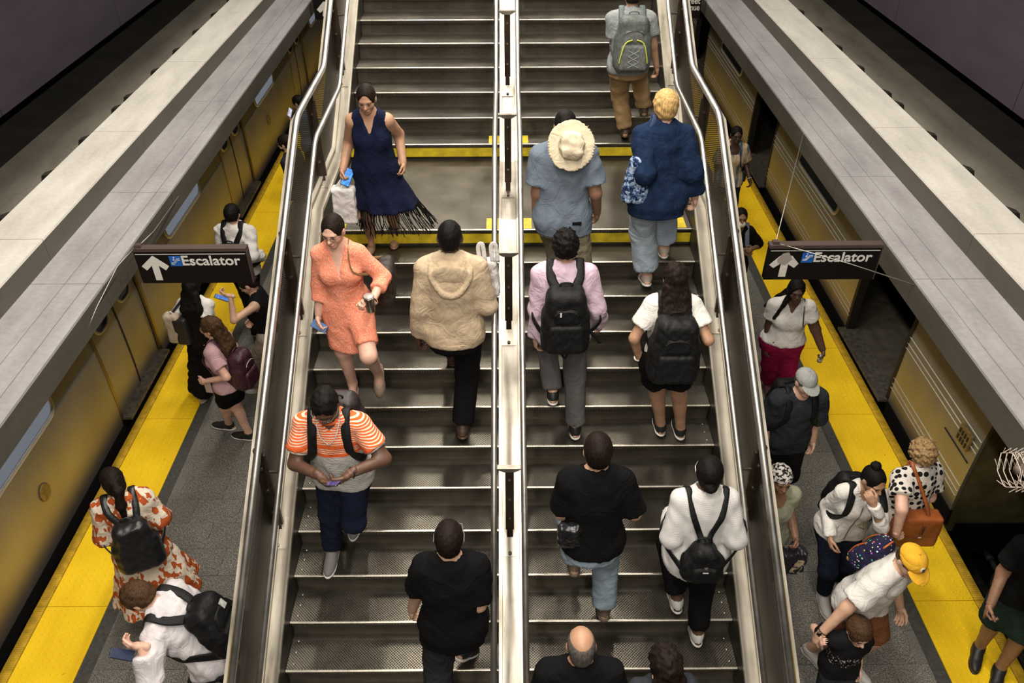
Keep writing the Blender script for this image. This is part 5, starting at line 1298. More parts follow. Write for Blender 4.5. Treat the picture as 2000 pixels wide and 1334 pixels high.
# ---- 7 blond woman with the tote
def floral(q):
    v = q.noise(32, 3); w = q.noise(75, 2); f_ = q.math('MULTIPLY_ADD', w, .35, q.math('MULTIPLY', v, .75)); return q.ramp(f_, [(.50, (.012, .022, .065)), (.56, (.10, .17, .32)), (.66, (.42, .52, .66))])
FLORAL = pat_mat('floral_blue', floral); DENIM = cloth('denim_light', (.34, .40, .47), noise=(12, .18), bump=(160, .3))
def ex7(J):
    s, R, F, rc, su, fc = J['s'], J['R'], J['F'], J['rc'], J['su'], J['fc']
    tp = J['shirt'].settle(J['sh'][0]+rc*.07*s, U3, .006); c = atN(1243, 352, J['P0']-F*.10*s, F)
    soft_bag('tote_bag', 'blue floral tote bag on the shoulder of the blond woman', 'bag', c, (R, F, unit(U3+R*.1)), (.105, .05, .19), FLORAL, rad=.045, taper=.55, wr=(.006, .10, 2), strap=[[c+U3*.16+R*.02, (c+tp)/2-R*.0+U3*.05, tp-fc*.03, tp+fc*.03, c+U3*.14+F*.08+R*.03]], strap_m=cloth('strap_slate_blue', (.05, .07, .14)), swd=.020)
    pr = [cone(J['NB']-su*.01*s, J['NB']+su*.05*s, .080*s, .070*s, 0, flat=True, flata=True), cone(J['NB']-su*.03*s, J['Hc'], .055*s, .055*s, 0, 's')]
    def plaid(q):
        x, y, z = q.xyz(); a = q.math('GREATER_THAN', q.math('FRACT', q.math('MULTIPLY', x, 35.0)), .6); b = q.math('GREATER_THAN', q.math('FRACT', q.math('MULTIPLY', z, 45.0)), .6); return q.mix(q.math('MULTIPLY', q.math('ADD', a, b), .5), (.45, .43, .42), (.03, .03, .06))
    J['piece']('collar', Field(pr, .007, (.003, .05, 1)), pat_mat('plaid', plaid), J['top'])
P7 = person('blond woman in dark blue top and light jeans climbing the right stairs', (1303, 178), tz(9), .985, 2, 5, 0, 4, 0, True, 1.10, .22, 'pale',
            feet=((1260, 556, tz(9)), (1293, 494, tz(10))), heel=(12, 0), arms=((1262, 330, .10), (1357, 385, .0)), hands=({'curl': .5}, {'curl': .4}),
            top=dict(sleeve=1.75, hem=-.17, off=.028, mat=cloth('deep_blue', (.011, .023, .058), noise=(25, .25)), wr=.006, wl=.13, loose=.02, flare=.01, nr=.07), bottom=dict(mat=DENIM, off=.026, bot=.035, len=1.82), shoes=dict(mat=mat('shoe_pale', (.45, .36, .31), .6), sole=sole_white()),
            hair=h_short(H_BLOND, .020, -.075, .05, .005), extra=ex7)
# ---- 8 man with the sun hat on his back
def ex8(J):
    s, su, fc, rc, NB = J['s'], J['su'], J['fc'], J['rc'], J['NB']
    c = atN(1116, 285, NB-fc*.15*s, unit(fc+su*.25)); n = unit(-fc*.93+su*.36); r_ = rc; u_ = np.cross(r_, n); u_ = u_ if u_@su > 0 else -u_
    E = empty('sun_hat', tuple(c)); tag(E, 'cream wide-brimmed sun hat hanging on the back of the man in grey-blue shirt', 'hat'); m = cloth('hat_cream', (.64, .55, .40))
    A = np.stack([r_, u_, n]); V, Q = Field([ell(c, A, (.175, .182, .016), 0)], .0085, (.003, .16, 4)).surf(); link_mesh('brim', np_mesh('brim', [(V, Q, 0)], c, [m]), E)
    V, Q = Field([ell(c+n*.03, A, (.092, .098, .060), .02), rbox(c+n*.045+u_*.0, A, (.08, .085, .04), .035, .02)], .008, (.010, .09, 9)).surf(); link_mesh('crown', np_mesh('crown', [(V, Q, 0)], c, [m]), E)
    MB().tube([c+n*.02+np.array(r_)*.093*math.cos(t)+u_*.099*math.sin(t) for t in np.linspace(0, 6.283, 24, endpoint=False)], .004, 5, True).build('band', cloth('hat_band', (.42, .35, .24)), E)
    MB().tube(spline([c+r_*.12+u_*.14, J['shirt'].settle(NB+rc*.06*s-su*.03*s, su, .006), NB+fc*.09*s-su*.02*s, J['shirt'].settle(NB-rc*.06*s-su*.03*s, su, .006), c-r_*.12+u_*.14], 4), .003, 5).build('cord', cloth('hat_band', (.42, .35, .24)), E)
    for i in range(2):
        e = J['sh'][i]+(J['el'][i]-J['sh'][i])*.74; d = unit(J['el'][i]-J['sh'][i]); J['piece']('sleeve_trim', Field([cone(e-d*.012*s, e+d*.006*s, .079*s, .079*s, 0, flat=True, flata=True), cone(e-d*.1*s, e+d*.1*s, .062*s, .062*s, 0, 's')], .007), K_WHITE, J['top'])
    c2 = J['P0']-fc*.15*s+rc*.10*s-su*.02*s; MB().obox(c2, rc, fc, su, .035, .008, .012).build('phone_pouch', K_BLACK, J['E'])
P8 = person('man in grey-blue tee with a sun hat hanging on his back', (1105, 215), tz(8), 1.02, 0, 5, 0, 2, 0, False, 1.10, .12, 'brown',
            feet=((1105, 560, tz(9)), (1138, 625, tz(8))), arms=((1047, 424, .09), (1166, 414, .09)), hands=({'curl': .35}, {'curl': .4}),
            top=dict(sleeve=.74, hem=-.14, off=.024, mat=cloth('grey_blue', (.150, .185, .235)), loose=.026, wr=.005), bottom=dict(mat=cloth('olive_khaki', (.20, .175, .115)), off=.030, bot=.03, wr=.006), shoes=dict(mat=S_BLACK),
            hair=h_short(H_BLACK, .006, -.06), extra=ex8)
# ---- 9 man in the pink shirt with the black backpack
def ex9(J):
    E = backpack(J, 'black backpack with grey zip pull on the man in the pink shirt', PACK_B, (.33, .50, .21), at=(0, -.30), xs=.10, wd=.034, pull=sole_white(), wr=.004)
    c, A, (W2, D2, H2), _ = J['pack']; MB().tube(spline([c+A[0]*W2*.95-A[2]*H2*.35, c+A[0]*(W2+.05)-A[2]*H2*.55, c+A[0]*(W2+.09)-A[2]*H2*.80], 4), .014, 6, False, .3, A[1]).build('loose_strap', PACK_B, E, True)
    MB().tube(spline([c-A[2]*H2*1.0-A[0]*.03-A[1]*.03, c-A[2]*(H2+.05)-A[1]*.04, c-A[2]*H2*1.0+A[0]*.03-A[1]*.03], 4), .008, 6).build('hem_loop', PACK_B, E, True)
P9 = person('man in pale pink shirt and grey trousers with a black backpack', (1105, 452), tz(5), .985, 0, 5, 0, 6, 3, False, 1.05, .02, 'fair',
            feet=((1079, 784, tz(6)), (1122, 846, tz(5))), heel=(12, 6), arms=((1047, 660, .02), (1172, 630, .12)), hands=({'curl': .4}, {'curl': .4}),
            top=dict(sleeve=1.95, hem=-.10, off=.024, mat=cloth('pale_pink', (.60, .45, .55)), wr=.007, wl=.12, loose=.012, collar=cloth('pale_pink', (.60, .45, .55))), bottom=dict(mat=cloth('grey_wool', (.105, .098, .098)), off=.018, bot=.020), shoes=dict(mat=S_BLACK, sole=sole_white()),
            hair=h_short(H_BLACK, .020, -.06, .05, .009), extra=ex9)
# ---- 10 girl with long hair and black shorts
def ex10(J):
    backpack(J, 'large black backpack on the long-haired girl in black shorts', PACK_B, (.34, .50, .20), at=(.0, -.31), xs=.09, wd=.030, wr=.004)
    wristband(J, 0, sole_white(), 'white_band', False); 
    w, e = J['wr'][0], J['el'][0]; d = unit(w-e); a = unit(np.cross(d, J['F'])); b = np.cross(d, a); p_ = w+d*.004
    MB().tube([p_+(a*math.cos(t)+b*math.sin(t))*.029 for t in np.linspace(0, 6.283, 12, endpoint=False)], .007, 6, True).build('black_band', WATCH, J['E'], True)
P10 = person('long-haired girl in white tee and black shorts with a big backpack', (1322, 516), tz(5), .93, 0, 6, 0, 6, 0, True, 1.06, .05, 'tan',
            feet=((1287, 840, tz(5)), (1325, 846, tz(5))), heel=(6, 4), arms=((1248, 700, .03), (1378, 635, .10)), hands=({'curl': .35, 'pole': (-.6, -.3, .8)}, {'curl': .4}),
            top=dict(sleeve=.62, hem=-.02, off=.020, mat=K_WHITE, loose=.020), bottom=dict(mat=K_BLACK, off=.022, len=.62, bot=.018, name='shorts'), shoes=dict(mat=S_BLACK, sole=sole_white()),
            hair=h_long(H_DBROWN, .26, .09, .014, wave=.003), extra=ex10)
# ---- 11 man in black tee and light jeans
def ex11(J):
    s = J['s']; c = J['P0']-J['R']*.155*s-J['F']*.10*s+U3*.13*s; m = mat('glossy_black', (.015, .015, .017), .25, 0, (25, .5))
    tp = J['shirt'].settle(J['sh'][0]+J['rc']*.06*s, U3, .006)
    soft_bag('waist_pouch', 'shiny black pouch at the hip of the man in light jeans', 'bag', c, (J['R'], J['F'], U3), (.075, .04, .095), m, rad=.03, wr=(.006, .05, 2))
P11 = person('man in black tee and light blue jeans climbing the right stairs', (1170, 852), tz(1), 1.03, 0, 6, 0, 2, 0, False, .98, .10, 'fair',
            feet=((1120, 1118, tz(2)), (1177, 1196, tz(1))), heel=(20, 10), arms=((1098, 975, .26), (1238, 955, .26)), hands=({'curl': .5, 'pole': (-.6, -1, .25)}, {'curl': .5, 'pole': (-.6, -1, .3)}),
            top=dict(sleeve=.88, hem=-.08, off=.022, mat=K_BLACK, loose=.014, wr=.006, wl=.13), bottom=dict(mat=cloth('denim_pale', (.31, .385, .46), noise=(12, .15), bump=(160, .3)), off=.016, bot=.030, len=1.9), shoes=dict(mat=mat('shoe_suede', (.16, .115, .085), .7)),
            hair=h_short(H_DBROWN, .011, -.065, .045), extra=ex11)
# ---- 12 woman in white knit
def knit(q):
    x, y, z = q.xyz(); w = q.math('SINE', q.math('MULTIPLY', z, 520.0)); v = q.math('SINE', q.math('MULTIPLY', x, 480.0)); h = q.math('MULTIPLY_ADD', v, .4, w); q.bump(h, .12, .003); return q.ramp(q.math('MULTIPLY_ADD', h, .2, .5), [(.2, (.62, .60, .59)), (.6, (.66, .64, .63))])
qk = NT('cloth_knit_white'); qk.set(Base_Color=knit(qk), Roughness=.9); KNIT = qk.m
def ex12(J):
    E = backpack(J, 'small black drawstring backpack on the woman in the white sweater', PACK_B, (.27, .30, .15), at=(-.01, -.42), pocket=False, xs=.115, taper=.55, wd=.020, wr=.007, straps=False)
    c, A, (W2, D2, H2), _ = J['pack']; b = np.array(E.location); s = J['s']
    for sg, nm in ((-1, 'a'), (1, 'b')):
        i = 0 if sg < 0 else 1; tp = J['shirt'].settle(J['NB']+J['rc']*sg*.12*s-J['su']*.05*s, unit(J['su']-J['fc']*.2), .016); md = J['shirt'].settle(J['NB']+J['rc']*sg*.065*s-J['su']*.20*s, -J['fc'], .014)
        fr = J['shirt'].settle(J['NB']+J['rc']*sg*.125*s-J['su']*.10*s, unit(J['fc']+J['su']*.4), .006); un = J['shirt'].settle(J['NB']+J['rc']*sg*.08*s-J['su']*.33*s, unit(J['rc']*sg), .006)
        t0 = c+A[2]*H2*.95+A[0]*sg*.012; t1 = J['NB']+J['rc']*sg*.12*s-J['su']*.07*s; mids = [J['shirt'].settle(t0*(1-q)+t1*q+J['fc']*.05, unit(-J['fc']+J['su']*.5*q), .014) for q in (.25, .5, .75)]
        P = [t0]+mids+[tp, fr, un, c-A[2]*H2*.5+A[0]*sg*W2*.9]; MB().tube(spline(P, 5), .020*s, 8, False, .25, [unit(q) for q in spline([-J['fc'], -J['fc'], -J['fc'], J['su']-J['fc'], J['su'], J['fc'], J['rc']*sg, -J['fc']], 5)]).build('strap', PACK_B, E, True)
    V, Q = Field([rbox(c-A[1]*D2*.9-A[2]*H2*.35, A, (W2*.62, D2*.35, H2*.45), .03, 0)], .009, (.003, .05, 2)).surf(); link_mesh('front_pocket', np_mesh('front_pocket', [(V, Q, 0)], b, [PACK_B]), E)
    MB().obox(c-A[1]*D2*1.28-A[2]*H2*.05, A[0], A[1], A[2], .018, .002, .003).build('metal_plate', M_FRAME, E)
    MB().add([c-A[1]*D2*1.2+A[2]*H2*.25+A[0]*.014, c-A[1]*D2*1.2+A[2]*H2*.25-A[0]*.014, c-A[1]*D2*1.28+A[2]*H2*.12], [(0, 1, 2)]).build('triangle_badge', mat('badge_grey', (.25, .25, .25), .3, .6), E)
    H = J['H']; MB().tube([H(-.083, -.01, .0), H(-.082, .05, .004), H(-.06, .10, 0)], .0035, 5).build('glasses', M_WIRE, J['E'])
P12 = person('woman in white knitted sweater and black trousers on the right stairs', (1390, 898), tz(0), .985, 0, 6, 0, 4, -6, True, 1.04, .10, 'deep',
            feet=((1318, 1182, tz(1)), (1357, 1243, tz(0))), heel=(10, 6), arms=((1312, 995, .20), (1432, 1010, .17)), hands=({'curl': .6, 'pole': (-.6, -1, .25)}, {'curl': .5, 'pole': (-.6, -1, .25)}),
            top=dict(sleeve=1.85, hem=-.13, off=.024, mat=KNIT, name='sweater', loose=.014, wr=.005, flare=.02), bottom=dict(mat=K_BLACK, off=.018, bot=.014, len=1.85), shoes=dict(mat=S_WHITE, sole=sole_white()),
            hair=h_bun(H_BLACK, (0, -.10, -.03), .045, .012), extra=ex12)
# ---- 13, 14 heads at the bottom of the right stairs
P13 = person('bald man in black tee at the bottom of the right stairs', (1137, 1236), tz(-2), 1.0, 0, 6, 0, 3, 0, False, 1.08, .1, 'tan', stride=.1, feet=((1110, 1440, tz(-1)), (1150, 1505, tz(-2))),
             top=dict(sleeve=.7, hem=-.14, off=.024, mat=K_BLACK, loose=.02), bottom=dict(mat=K_CHAR, off=.02), shoes=dict(mat=S_BLACK), hair=h_bald(hair_mat('grey_stubble', (.10, .085, .075))))
P14 = person('brown-haired woman entering at the bottom edge of the right stairs', (1302, 1272), tz(-2), .95, 5, 5, 0, 8, 8, True, 1.0, .05, 'pale', feet=((1285, 1515, tz(-2)), (1325, 1515, tz(-2))),
             top=dict(sleeve=.7, hem=-.1, off=.02, mat=K_CHAR, loose=.02), bottom=dict(mat=K_BLACK, off=.02), shoes=dict(mat=S_BLACK), hair=h_long(H_DBROWN, .12, .085, .020, wave=.004))

# ---- left platform
# 15 far woman with phone
def ex15(J):
    phone('white phone held up by the far woman behind the left railing', atN(566, 220, J['wr'][0]+J['F']*.03, np.array([0, 1, 0])), -J['F']+U3*.3, U3*.5+J['R']*.6, screen_mat('screen_white', (.75, .75, .95), .9), mat('phone_white', (.6, .6, .62), .3))
P15 = person('far woman in blue top holding a white phone, half hidden by the left railing', (578, 187), PZ, .94, 70, 8, 0, 25, 0, True, 1.0, 0, 'tan', arms=((567, 232, .25), None), hands=({'curl': .6, 'dir': (.6, .6, 0), 'palm': (0, .5, -1)}, {}),
             top=dict(sleeve=1.3, off=.02, mat=cloth('dull_blue', (.10, .14, .20))), bottom=dict(mat=K_BLACK), shoes=dict(mat=S_BLACK), hair=h_bun(H_BLACK, (0, -.10, .0), .05, .01), extra=ex15)
# 16 bearded man
def ex16(J):
    he = J['he']; pr = [he(0, .034, -.062, .061, .064, .062, .03), he(0, .118, -.045, .05, .045, .028, .008, 's'), he(0, .09, .02, .08, .09, .062, .01, 's')]; J['piece']('beard', Field(pr, .0075), H_DBROWN); glasses(J, M_EYE)
P16 = person('bearded man in glasses and dark jacket leaning out behind the left railing', (553, 264), PZ, 1.0, 80, 10, 0, 8, 0, False, 1.05, 0, 'pale', top=dict(sleeve=1.95, off=.025, mat=cloth('navy_jacket', (.020, .022, .035))), bottom=dict(mat=K_CHAR), shoes=dict(mat=S_BLACK), hair=h_short(H_DBROWN, .012, -.06), face=True, extra=ex16)
# 17 man in white shirt walking away
def ex17(J): backpack(J, 'black backpack on the man in the white shirt behind the Escalator sign', PACK_B, (.28, .40, .15), at=(-.01, -.32), xs=.10, wd=.032)
P17 = person('man in white shirt with a black backpack walking away behind the left sign', (450, 400), PZ, 1.0, -8, 4, 0, 4, 0, False, 1.08, 0, 'fair', stride=.18, arms=(None, (512, 500, .06)), hands=({}, {'curl': .5}),
             top=dict(sleeve=1.8, off=.028, hem=-.08, mat=K_WHITE, loose=.02, wr=.008, collar=K_WHITE), bottom=dict(mat=K_BLACK, off=.02), shoes=dict(mat=S_BLACK), hair=h_short(H_BLACK, .014, -.06, .05, .003), extra=ex17)
# 18 woman with long black hair
def ex18(J):
    s, R, F = J['s'], J['R'], J['F']; c = atN(342, 640, J['P0']-F*.10*s, np.array([0, 1, 0])); tp = J['shirt'].settle(J['sh'][0]+J['rc']*.05*s, U3, .006)
    m = mat('tote_beige', (.42, .34, .26), .6); mb = mat('tote_black', (.015, .015, .016), .5)
    def ex(E, b): 
        V, Q = Field([rbox(c+R*.085-U3*.02, np.stack([R, F, U3]), (.075, .068, .165), .03, 0)], .009).surf(); link_mesh('black_side', np_mesh('black_side', [(V, Q, 0)], b, [mb]), E)
        MB().tube([c+U3*.17+R*.03, c+U3*.21], .008, 6).tube([c+U3*.20+np.array([.012*math.cos(t), 0, .012*math.sin(t)]) for t in np.linspace(0, 6.283, 10, endpoint=False)], .003, 5, True).build('buckle', M_FRAME, E)
    soft_bag('tote_bag', 'beige and black tote bag of the woman with very long black hair', 'bag', c, (R, F, U3), (.085, .065, .18), m, rad=.04, wr=(.004, .1, 3), strap=[[c+U3*.17, (c+U3*.17+tp)/2-F*.02, tp-F*.03, tp+F*.04, c+U3*.16+F*.1]], strap_m=mb, swd=.013, extra=ex)
P18 = person('woman with very long black hair, white tee and wide black trousers by the train', (370, 543), PZ, .93, -5, 3, 0, 4, 0, True, 1.0, 0, 'tan', feet=((392, 768, PZ), (402, 778, PZ)), toes=(0, 10), arms=((330, 640, .03), (405, 610, .05)), hands=({'curl': .5}, {'curl': .4}),
             top=dict(sleeve=.55, off=.018, hem=-.02, mat=K_WHITE, loose=.012), bottom=dict(mat=K_BLACK, off=.024, bot=.05, wr=.006), shoes=dict(mat=mat('sandal_beige', (.40, .31, .24), .5), low=True), hair=h_long(H_BLACK, .50, .10, .016), extra=ex18)
# 19 woman with phone and black sleeveless top
def ex19(J):
    s = J['s']; phone('blue lit phone of the woman in the black sleeveless top', atN(434, 582, J['wr'][0]+J['F']*.02, np.array([0, 1, 0])), U3*.9-J['F']*.45, J['F']+U3*.2, screen_mat('screen_blue2', (.10, .22, .62), 1.0))
    c = atN(512, 597, J['P0']-J['F']*.20*s, np.array([0, 1, 0])); tp = J['shirt'].settle(J['sh'][1]-J['rc']*.05*s, U3, .006)
    soft_bag('shoulder_bag', 'small black shoulder bag of the woman in beige trousers', 'bag', c, (J['F'], J['R'], U3), (.11, .05, .065), PACK_B, rad=.03, strap=[[c+U3*.05+J['F']*.08, tp+J['F']*.05-U3*.02, tp, tp-J['F']*.05-U3*.03, c+U3*.05-J['F']*.08]], swd=.011)
P19 = person('woman in black sleeveless top and beige trousers reading her phone under the left sign', (474, 538), PZ, .96, 95, 6, 0, 35, 0, True, 1.0, .0, 'fair', feet=((490, 758, PZ), (508, 764, PZ)), arms=((450, 578, -.12, 'y'), (.18, -.40, .08)), hands=({'curl': .6, 'dir': (.9, .1, -.2), 'palm': (.1, .8, -.4), 'pole': (-.3, -.9, .1)}, {'curl': .5, 'pole': (-1, -.3, .3)}),
             top=dict(sleeve=0, off=.016, hem=.0, mat=K_BLACK2, name='top'), bottom=dict(mat=cloth('taupe', (.30, .255, .215)), off=.028, bot=.04, wr=.006), shoes=dict(mat=S_WHITE, sole=sole_white()), hair=h_bun(H_DBROWN, (0, -.1, .0), .035), face=True, extra=ex19)
# 20 girl in pink tee with maroon backpack
MAROON = mat('maroon_nylon', (.050, .014, .024), .5, 0, (40, .4), (60, .3))
def ex20(J):
    backpack(J, 'maroon backpack on the brown-haired girl in the pink tee', MAROON, (.28, .42, .18), at=(0, -.34), xs=.09, wd=.022, trim=sole_white())
    phone('pale phone in the lowered hand of the girl in the pink tee', J['wr'][0]-U3*.08*J['s'], J['R'], U3, mat('phone_pink', (.4, .3, .3), .3), mat('phone_pink', (.4, .3, .3), .3))
P20 = person('brown-haired girl in pink tee and black shorts with a maroon backpack', (406, 621), PZ, .955, 78, 2, 0, 4, 8, True, .98, .02, 'pale', feet=((443, 836, PZ), (482, 856, PZ)), arms=((403, 744, -.05, 'y'), None), hands=({'curl': .5}, {'curl': .4}),
             top=dict(sleeve=.62, off=.018, hem=-.04, mat=cloth('pink', (.55, .34, .36)), loose=.016), bottom=dict(mat=K_BLACK, off=.02, len=.75, bot=.012, name='shorts'), shoes=dict(mat=S_BLACK, sole=sole_white()), hair=h_long(H_BROWN, .16, .07, .014, wave=.003), face=True, extra=ex20)
# 21 woman in the patterned dress
def leafy(q):
    v = q.n('TexVoronoi'); v.inputs['Scale'].default_value = 23; v.distance = 'MANHATTAN'; mp = q.n('Mapping'); mp.inputs['Scale'].default_value = (1.2, 1.2, .62); q.l(q.tc.outputs['Object'], mp.inputs['Vector']); q.l(mp.outputs[0], v.inputs['Vector'])
    s_ = q.n('SeparateColor'); q.l(v.outputs['Color'], s_.inputs[0]); return q.ramp(s_.outputs[0], [(.48, (.42, .085, .022)), (.5, (.70, .60, .48))], 'CONSTANT')
LEAF = pat_mat('rust_leaf', leafy)
def ex21(J): backpack(J, 'black leather backpack on the woman in the rust and cream dress', mat('black_leather', (.012, .012, .013), .35, 0, (20, .4), (30, .25)), (.33, .48, .17), at=(.02, -.34), xs=.10, wd=.026, taper=.3, pocket=False)
P21 = person('woman in rust and cream patterned dress with a ponytail at the yellow strip', (210, 917), PZ, .975, 24, 5, 0, 14, 14, True, 1.05, .05, 'fair', stride=.12, arms=((.26, -.33, .05), (.26, -.33, .05)), hands=({'curl': .5}, {'curl': .5}),
             top=dict(sleeve=1.25, off=.028, hem=-.1, mat=LEAF, name='dress', loose=.03, wr=.008, nr=.08, skirt=skirt(.62, .33, .30, 9, .07, 0, 0)), shoes=dict(mat=S_WHITE), hair=h_long(H_DBROWN, .10, .06, .008, tie=.02), extra=ex21)
# 22 man in white shirt leaning over his phone
def ex22(J):
    E = backpack(J, 'black backpack with white patch on the man leaning over his phone', PACK_B, (.32, .47, .20), at=(0, -.32), xs=.11, wd=.034, wr=.004)
    c, A, (W2, D2, H2), _ = J['pack']; MB().obox(c-A[1]*D2*1.12+A[2]*H2*.45+A[0]*W2*.35, A[0], A[1], A[2], .022, .003, .030).build('patch', mat('patch_pale', (.50, .52, .48), .6, 0, (60, .3)), E)
    phone('dark phone held out by the man in the white shirt at the bottom left', atN(238, 1278, J['wr'][0]+U3*.02, U3), U3*.9+J['F']*-.3+np.array([.3, 0, 0]), np.array([-.95, -.1, 0]), mat('screen_dark', (.02, .03, .07), .2), mat('phone_navy', (.015, .02, .05), .3))
P22 = person('man in white shirt leaning over his phone at the bottom left corner', (252, 1148), PZ, 1.0, 88, 30, 0, 42, 0, False, 1.08, .05, 'pale', ht=1.60, stride=.1, arms=((277, 1262, -.10, 'y'), (.25, -.42, .06)), hands=({'curl': .5, 'dir': (1, .1, 0), 'palm': (0, .7, -.6), 'pole': (-.2, -1, .4)}, {'curl': .5}), pelv=.0,
             top=dict(sleeve=1.8, off=.028, hem=-.1, mat=K_WHITE2, loose=.016, wr=.008, collar=K_WHITE2), bottom=dict(mat=K_CHAR, off=.02), shoes=dict(mat=S_BLACK), hair=h_short(H_BROWN, .018, -.065, .05, .004), face=True, extra=ex22)

# ---- right platform
def tiedye(q):
    n = q.noise(1.0, 3, sc3=(16, 16, 3)); x, y, z = q.xyz(); b = q.math('SINE', q.math('MULTIPLY', x, 55.0)); f_ = q.math('MULTIPLY_ADD', b, .18, n); return q.ramp(f_, [(.30, (.06, .16, .24)), (.42, (.34, .28, .20)), (.55, (.60, .52, .40)), (.72, (.55, .36, .16))])
def ex23(J):
    pr = [J['shirt'].settle(J['sh'][0]+J['rc']*.06*J['s'], U3, .006), J['shirt'].settle(J['sh'][0]+J['rc']*.05*J['s']-U3*.15, J['fc'], .006), J['shirt'].settle(J['P0']-J['R']*.1+U3*.1, -J['R'], .01)]
    E = empty('purse', tuple(pr[2])); tag(E, 'dark purse on the shoulder of the woman in the tie-dye tee', 'bag'); MB().tube(spline(pr, 5), .009, 6).build('strap', S_BLACK, E, True)
    V, Q = Field([rbox(pr[2]-J['F']*.06-J['R']*.03-U3*.08, np.stack([J['F'], J['R'], U3]), (.10, .04, .09), .03, 0)], .009).surf(); link_mesh('bag_body', np_mesh('bag_body', [(V, Q, 0)], pr[2], [S_BLACK]), E); wristband(J, 0, sole_white(), 'bracelet', False)
P23 = person('woman in cream tie-dye tee walking on the far right platform', (1441, 248), PZ, .98, 180, 3, 0, 0, 0, True, 1.05, .1, 'dark', stride=.1, arms=((1464, 350, .08), None), hands=({'curl': .5}, {}),
             top=dict(sleeve=.75, off=.024, hem=-.10, mat=pat_mat('tie_dye', tiedye), loose=.03, neck='scoop'), bottom=dict(mat=cloth('dark_denim', (.014, .016, .024)), off=.016), shoes=dict(mat=S_BLACK), hair=h_bun(H_BLACK, r=0, th=.008), face=True, extra=ex23)
def ex24(J):
    he, H = J['he'], J['H']; mk = Field([he(0, .062, -.066, .060, .060, .050, .0)], .007); mk.cut(H(0, .045, 0), -J['HA'][1]); o = J['piece']('face_mask', mk, mat('mask_white', (.72, .66, .55), .8)); g = MB()
    for sg in (-1, 1): g.tube([H(sg*.055, .06, -.05), H(sg*.08, .0, -.015)], .002, 4)
    g.build('ear_loop', mat('mask_white', (.72, .66, .55), .8), o)
    backpack(J, 'grey-strapped backpack on the woman with the face mask', mat('pack_slate', (.05, .055, .07), .6), (.28, .42, .16), xs=.10, wd=.03, strap_m=mat('strap_bluegrey', (.12, .14, .19), .6))
    c = atN(1467, 490, J['wr'][0]+J['F']*.03, J['F']); g = MB().tube(spline([c, c-J['R']*(-.08)+U3*.03, J['NB']+J['fc']*.14-U3*.16, J['NB']+J['fc']*.12-U3*.05], 5), .0028, 5); g.build('earphone_cord', sole_white(), J['E'], True)
P24 = person('woman in black with a pale face mask and earphone cord near the right railing', (1450, 408), PZ, .93, 178, 3, 0, -2, 0, True, 1.02, .02, 'brown', stride=.1, arms=((1470, 486, .18), (1452, 490, .15)), hands=({'curl': .6, 'pole': (-.6, -.5, .6)}, {'curl': .5}),
             top=dict(sleeve=.95, off=.022, hem=-.14, mat=K_BLACK, neck='v', dp=.08, loose=.02), bottom=dict(mat=K_BLACK2, off=.02), shoes=dict(mat=S_BLACK), hair=h_bun(H_BLACK, r=0, th=.006), face=True, extra=ex24)
def ex25(J):
    s = J['s']; a = J['shirt'].settle(J['sh'][0]+J['rc']*.05*s, U3, .006); P = spline([J['P0']-J['R']*.2-J['F']*.12+U3*.05, J['shirt'].settle(J['sh'][0]+J['rc']*.04*s-U3*.12, -J['fc'], .01), a, J['shirt'].settle(J['sh'][0]+J['rc']*.04*s-U3*.12, J['fc'], .01), J['shirt'].settle(J['NB']-J['rc']*.10*s-J['su']*.30*s, -J['rc'], .01)], 8)
    E = empty('purse', tuple(P[0])); tag(E, 'black chain-strap purse behind the arm of the woman in pink trousers', 'bag')
    MB().tube(P, .006, 6).build('chain', mat('chain_dark', (.08, .06, .05), .3, .7), E, True); V, Q = Field([rbox(P[0]-U3*.07, np.stack([J['F'], J['R'], U3]), (.10, .035, .07), .02, 0)], .009).surf(); link_mesh('bag_body', np_mesh('bag_body', [(V, Q, 0)], P[0], [S_BLACK]), E)
    c = J['wr'][0]-U3*.10*s+J['F']*.03; E = empty('bottle', tuple(c)); tag(E, 'small clear bottle in the hand of the woman in pink trousers', 'bottle')
    gm = mat('clear_plastic', (.45, .42, .34), .2); MB().tube([c-U3*.05+J['F']*.00, c, c+U3*.02], [.026, .028, .016], 12).build('bottle_body', gm, E, True); MB().tube([c+U3*.02, c+U3*.035], .012, 10).build('cap', sole_white(), E)
P25 = person('woman in white tee and magenta trousers walking on the right platform', (1560, 549), PZ, .97, 172, 4, 0, 3, 0, .95, 1.18, .38, 'deep', feet=((1528, 778, PZ), (1500, 756, PZ)), arms=((1607, 685, .10), (1492, 690, 0, 'y')), hands=({'curl': .8}, {'curl': .4}),
             top=dict(sleeve=.55, off=.016, hem=.01, mat=K_WHITE, neck='v', dp=.10, loose=.012), bottom=dict(mat=cloth('magenta', (.32, .012, .070), noise=(30, .2)), off=.020, bot=.03, wr=.006), shoes=dict(mat=mat('sandal_rose', (.35, .12, .14), .5), low=True), hair=h_long(H_BLACK, .12, .07, .012, drop=(.05, .17, .16), swing=.12), face=True, extra=ex25)
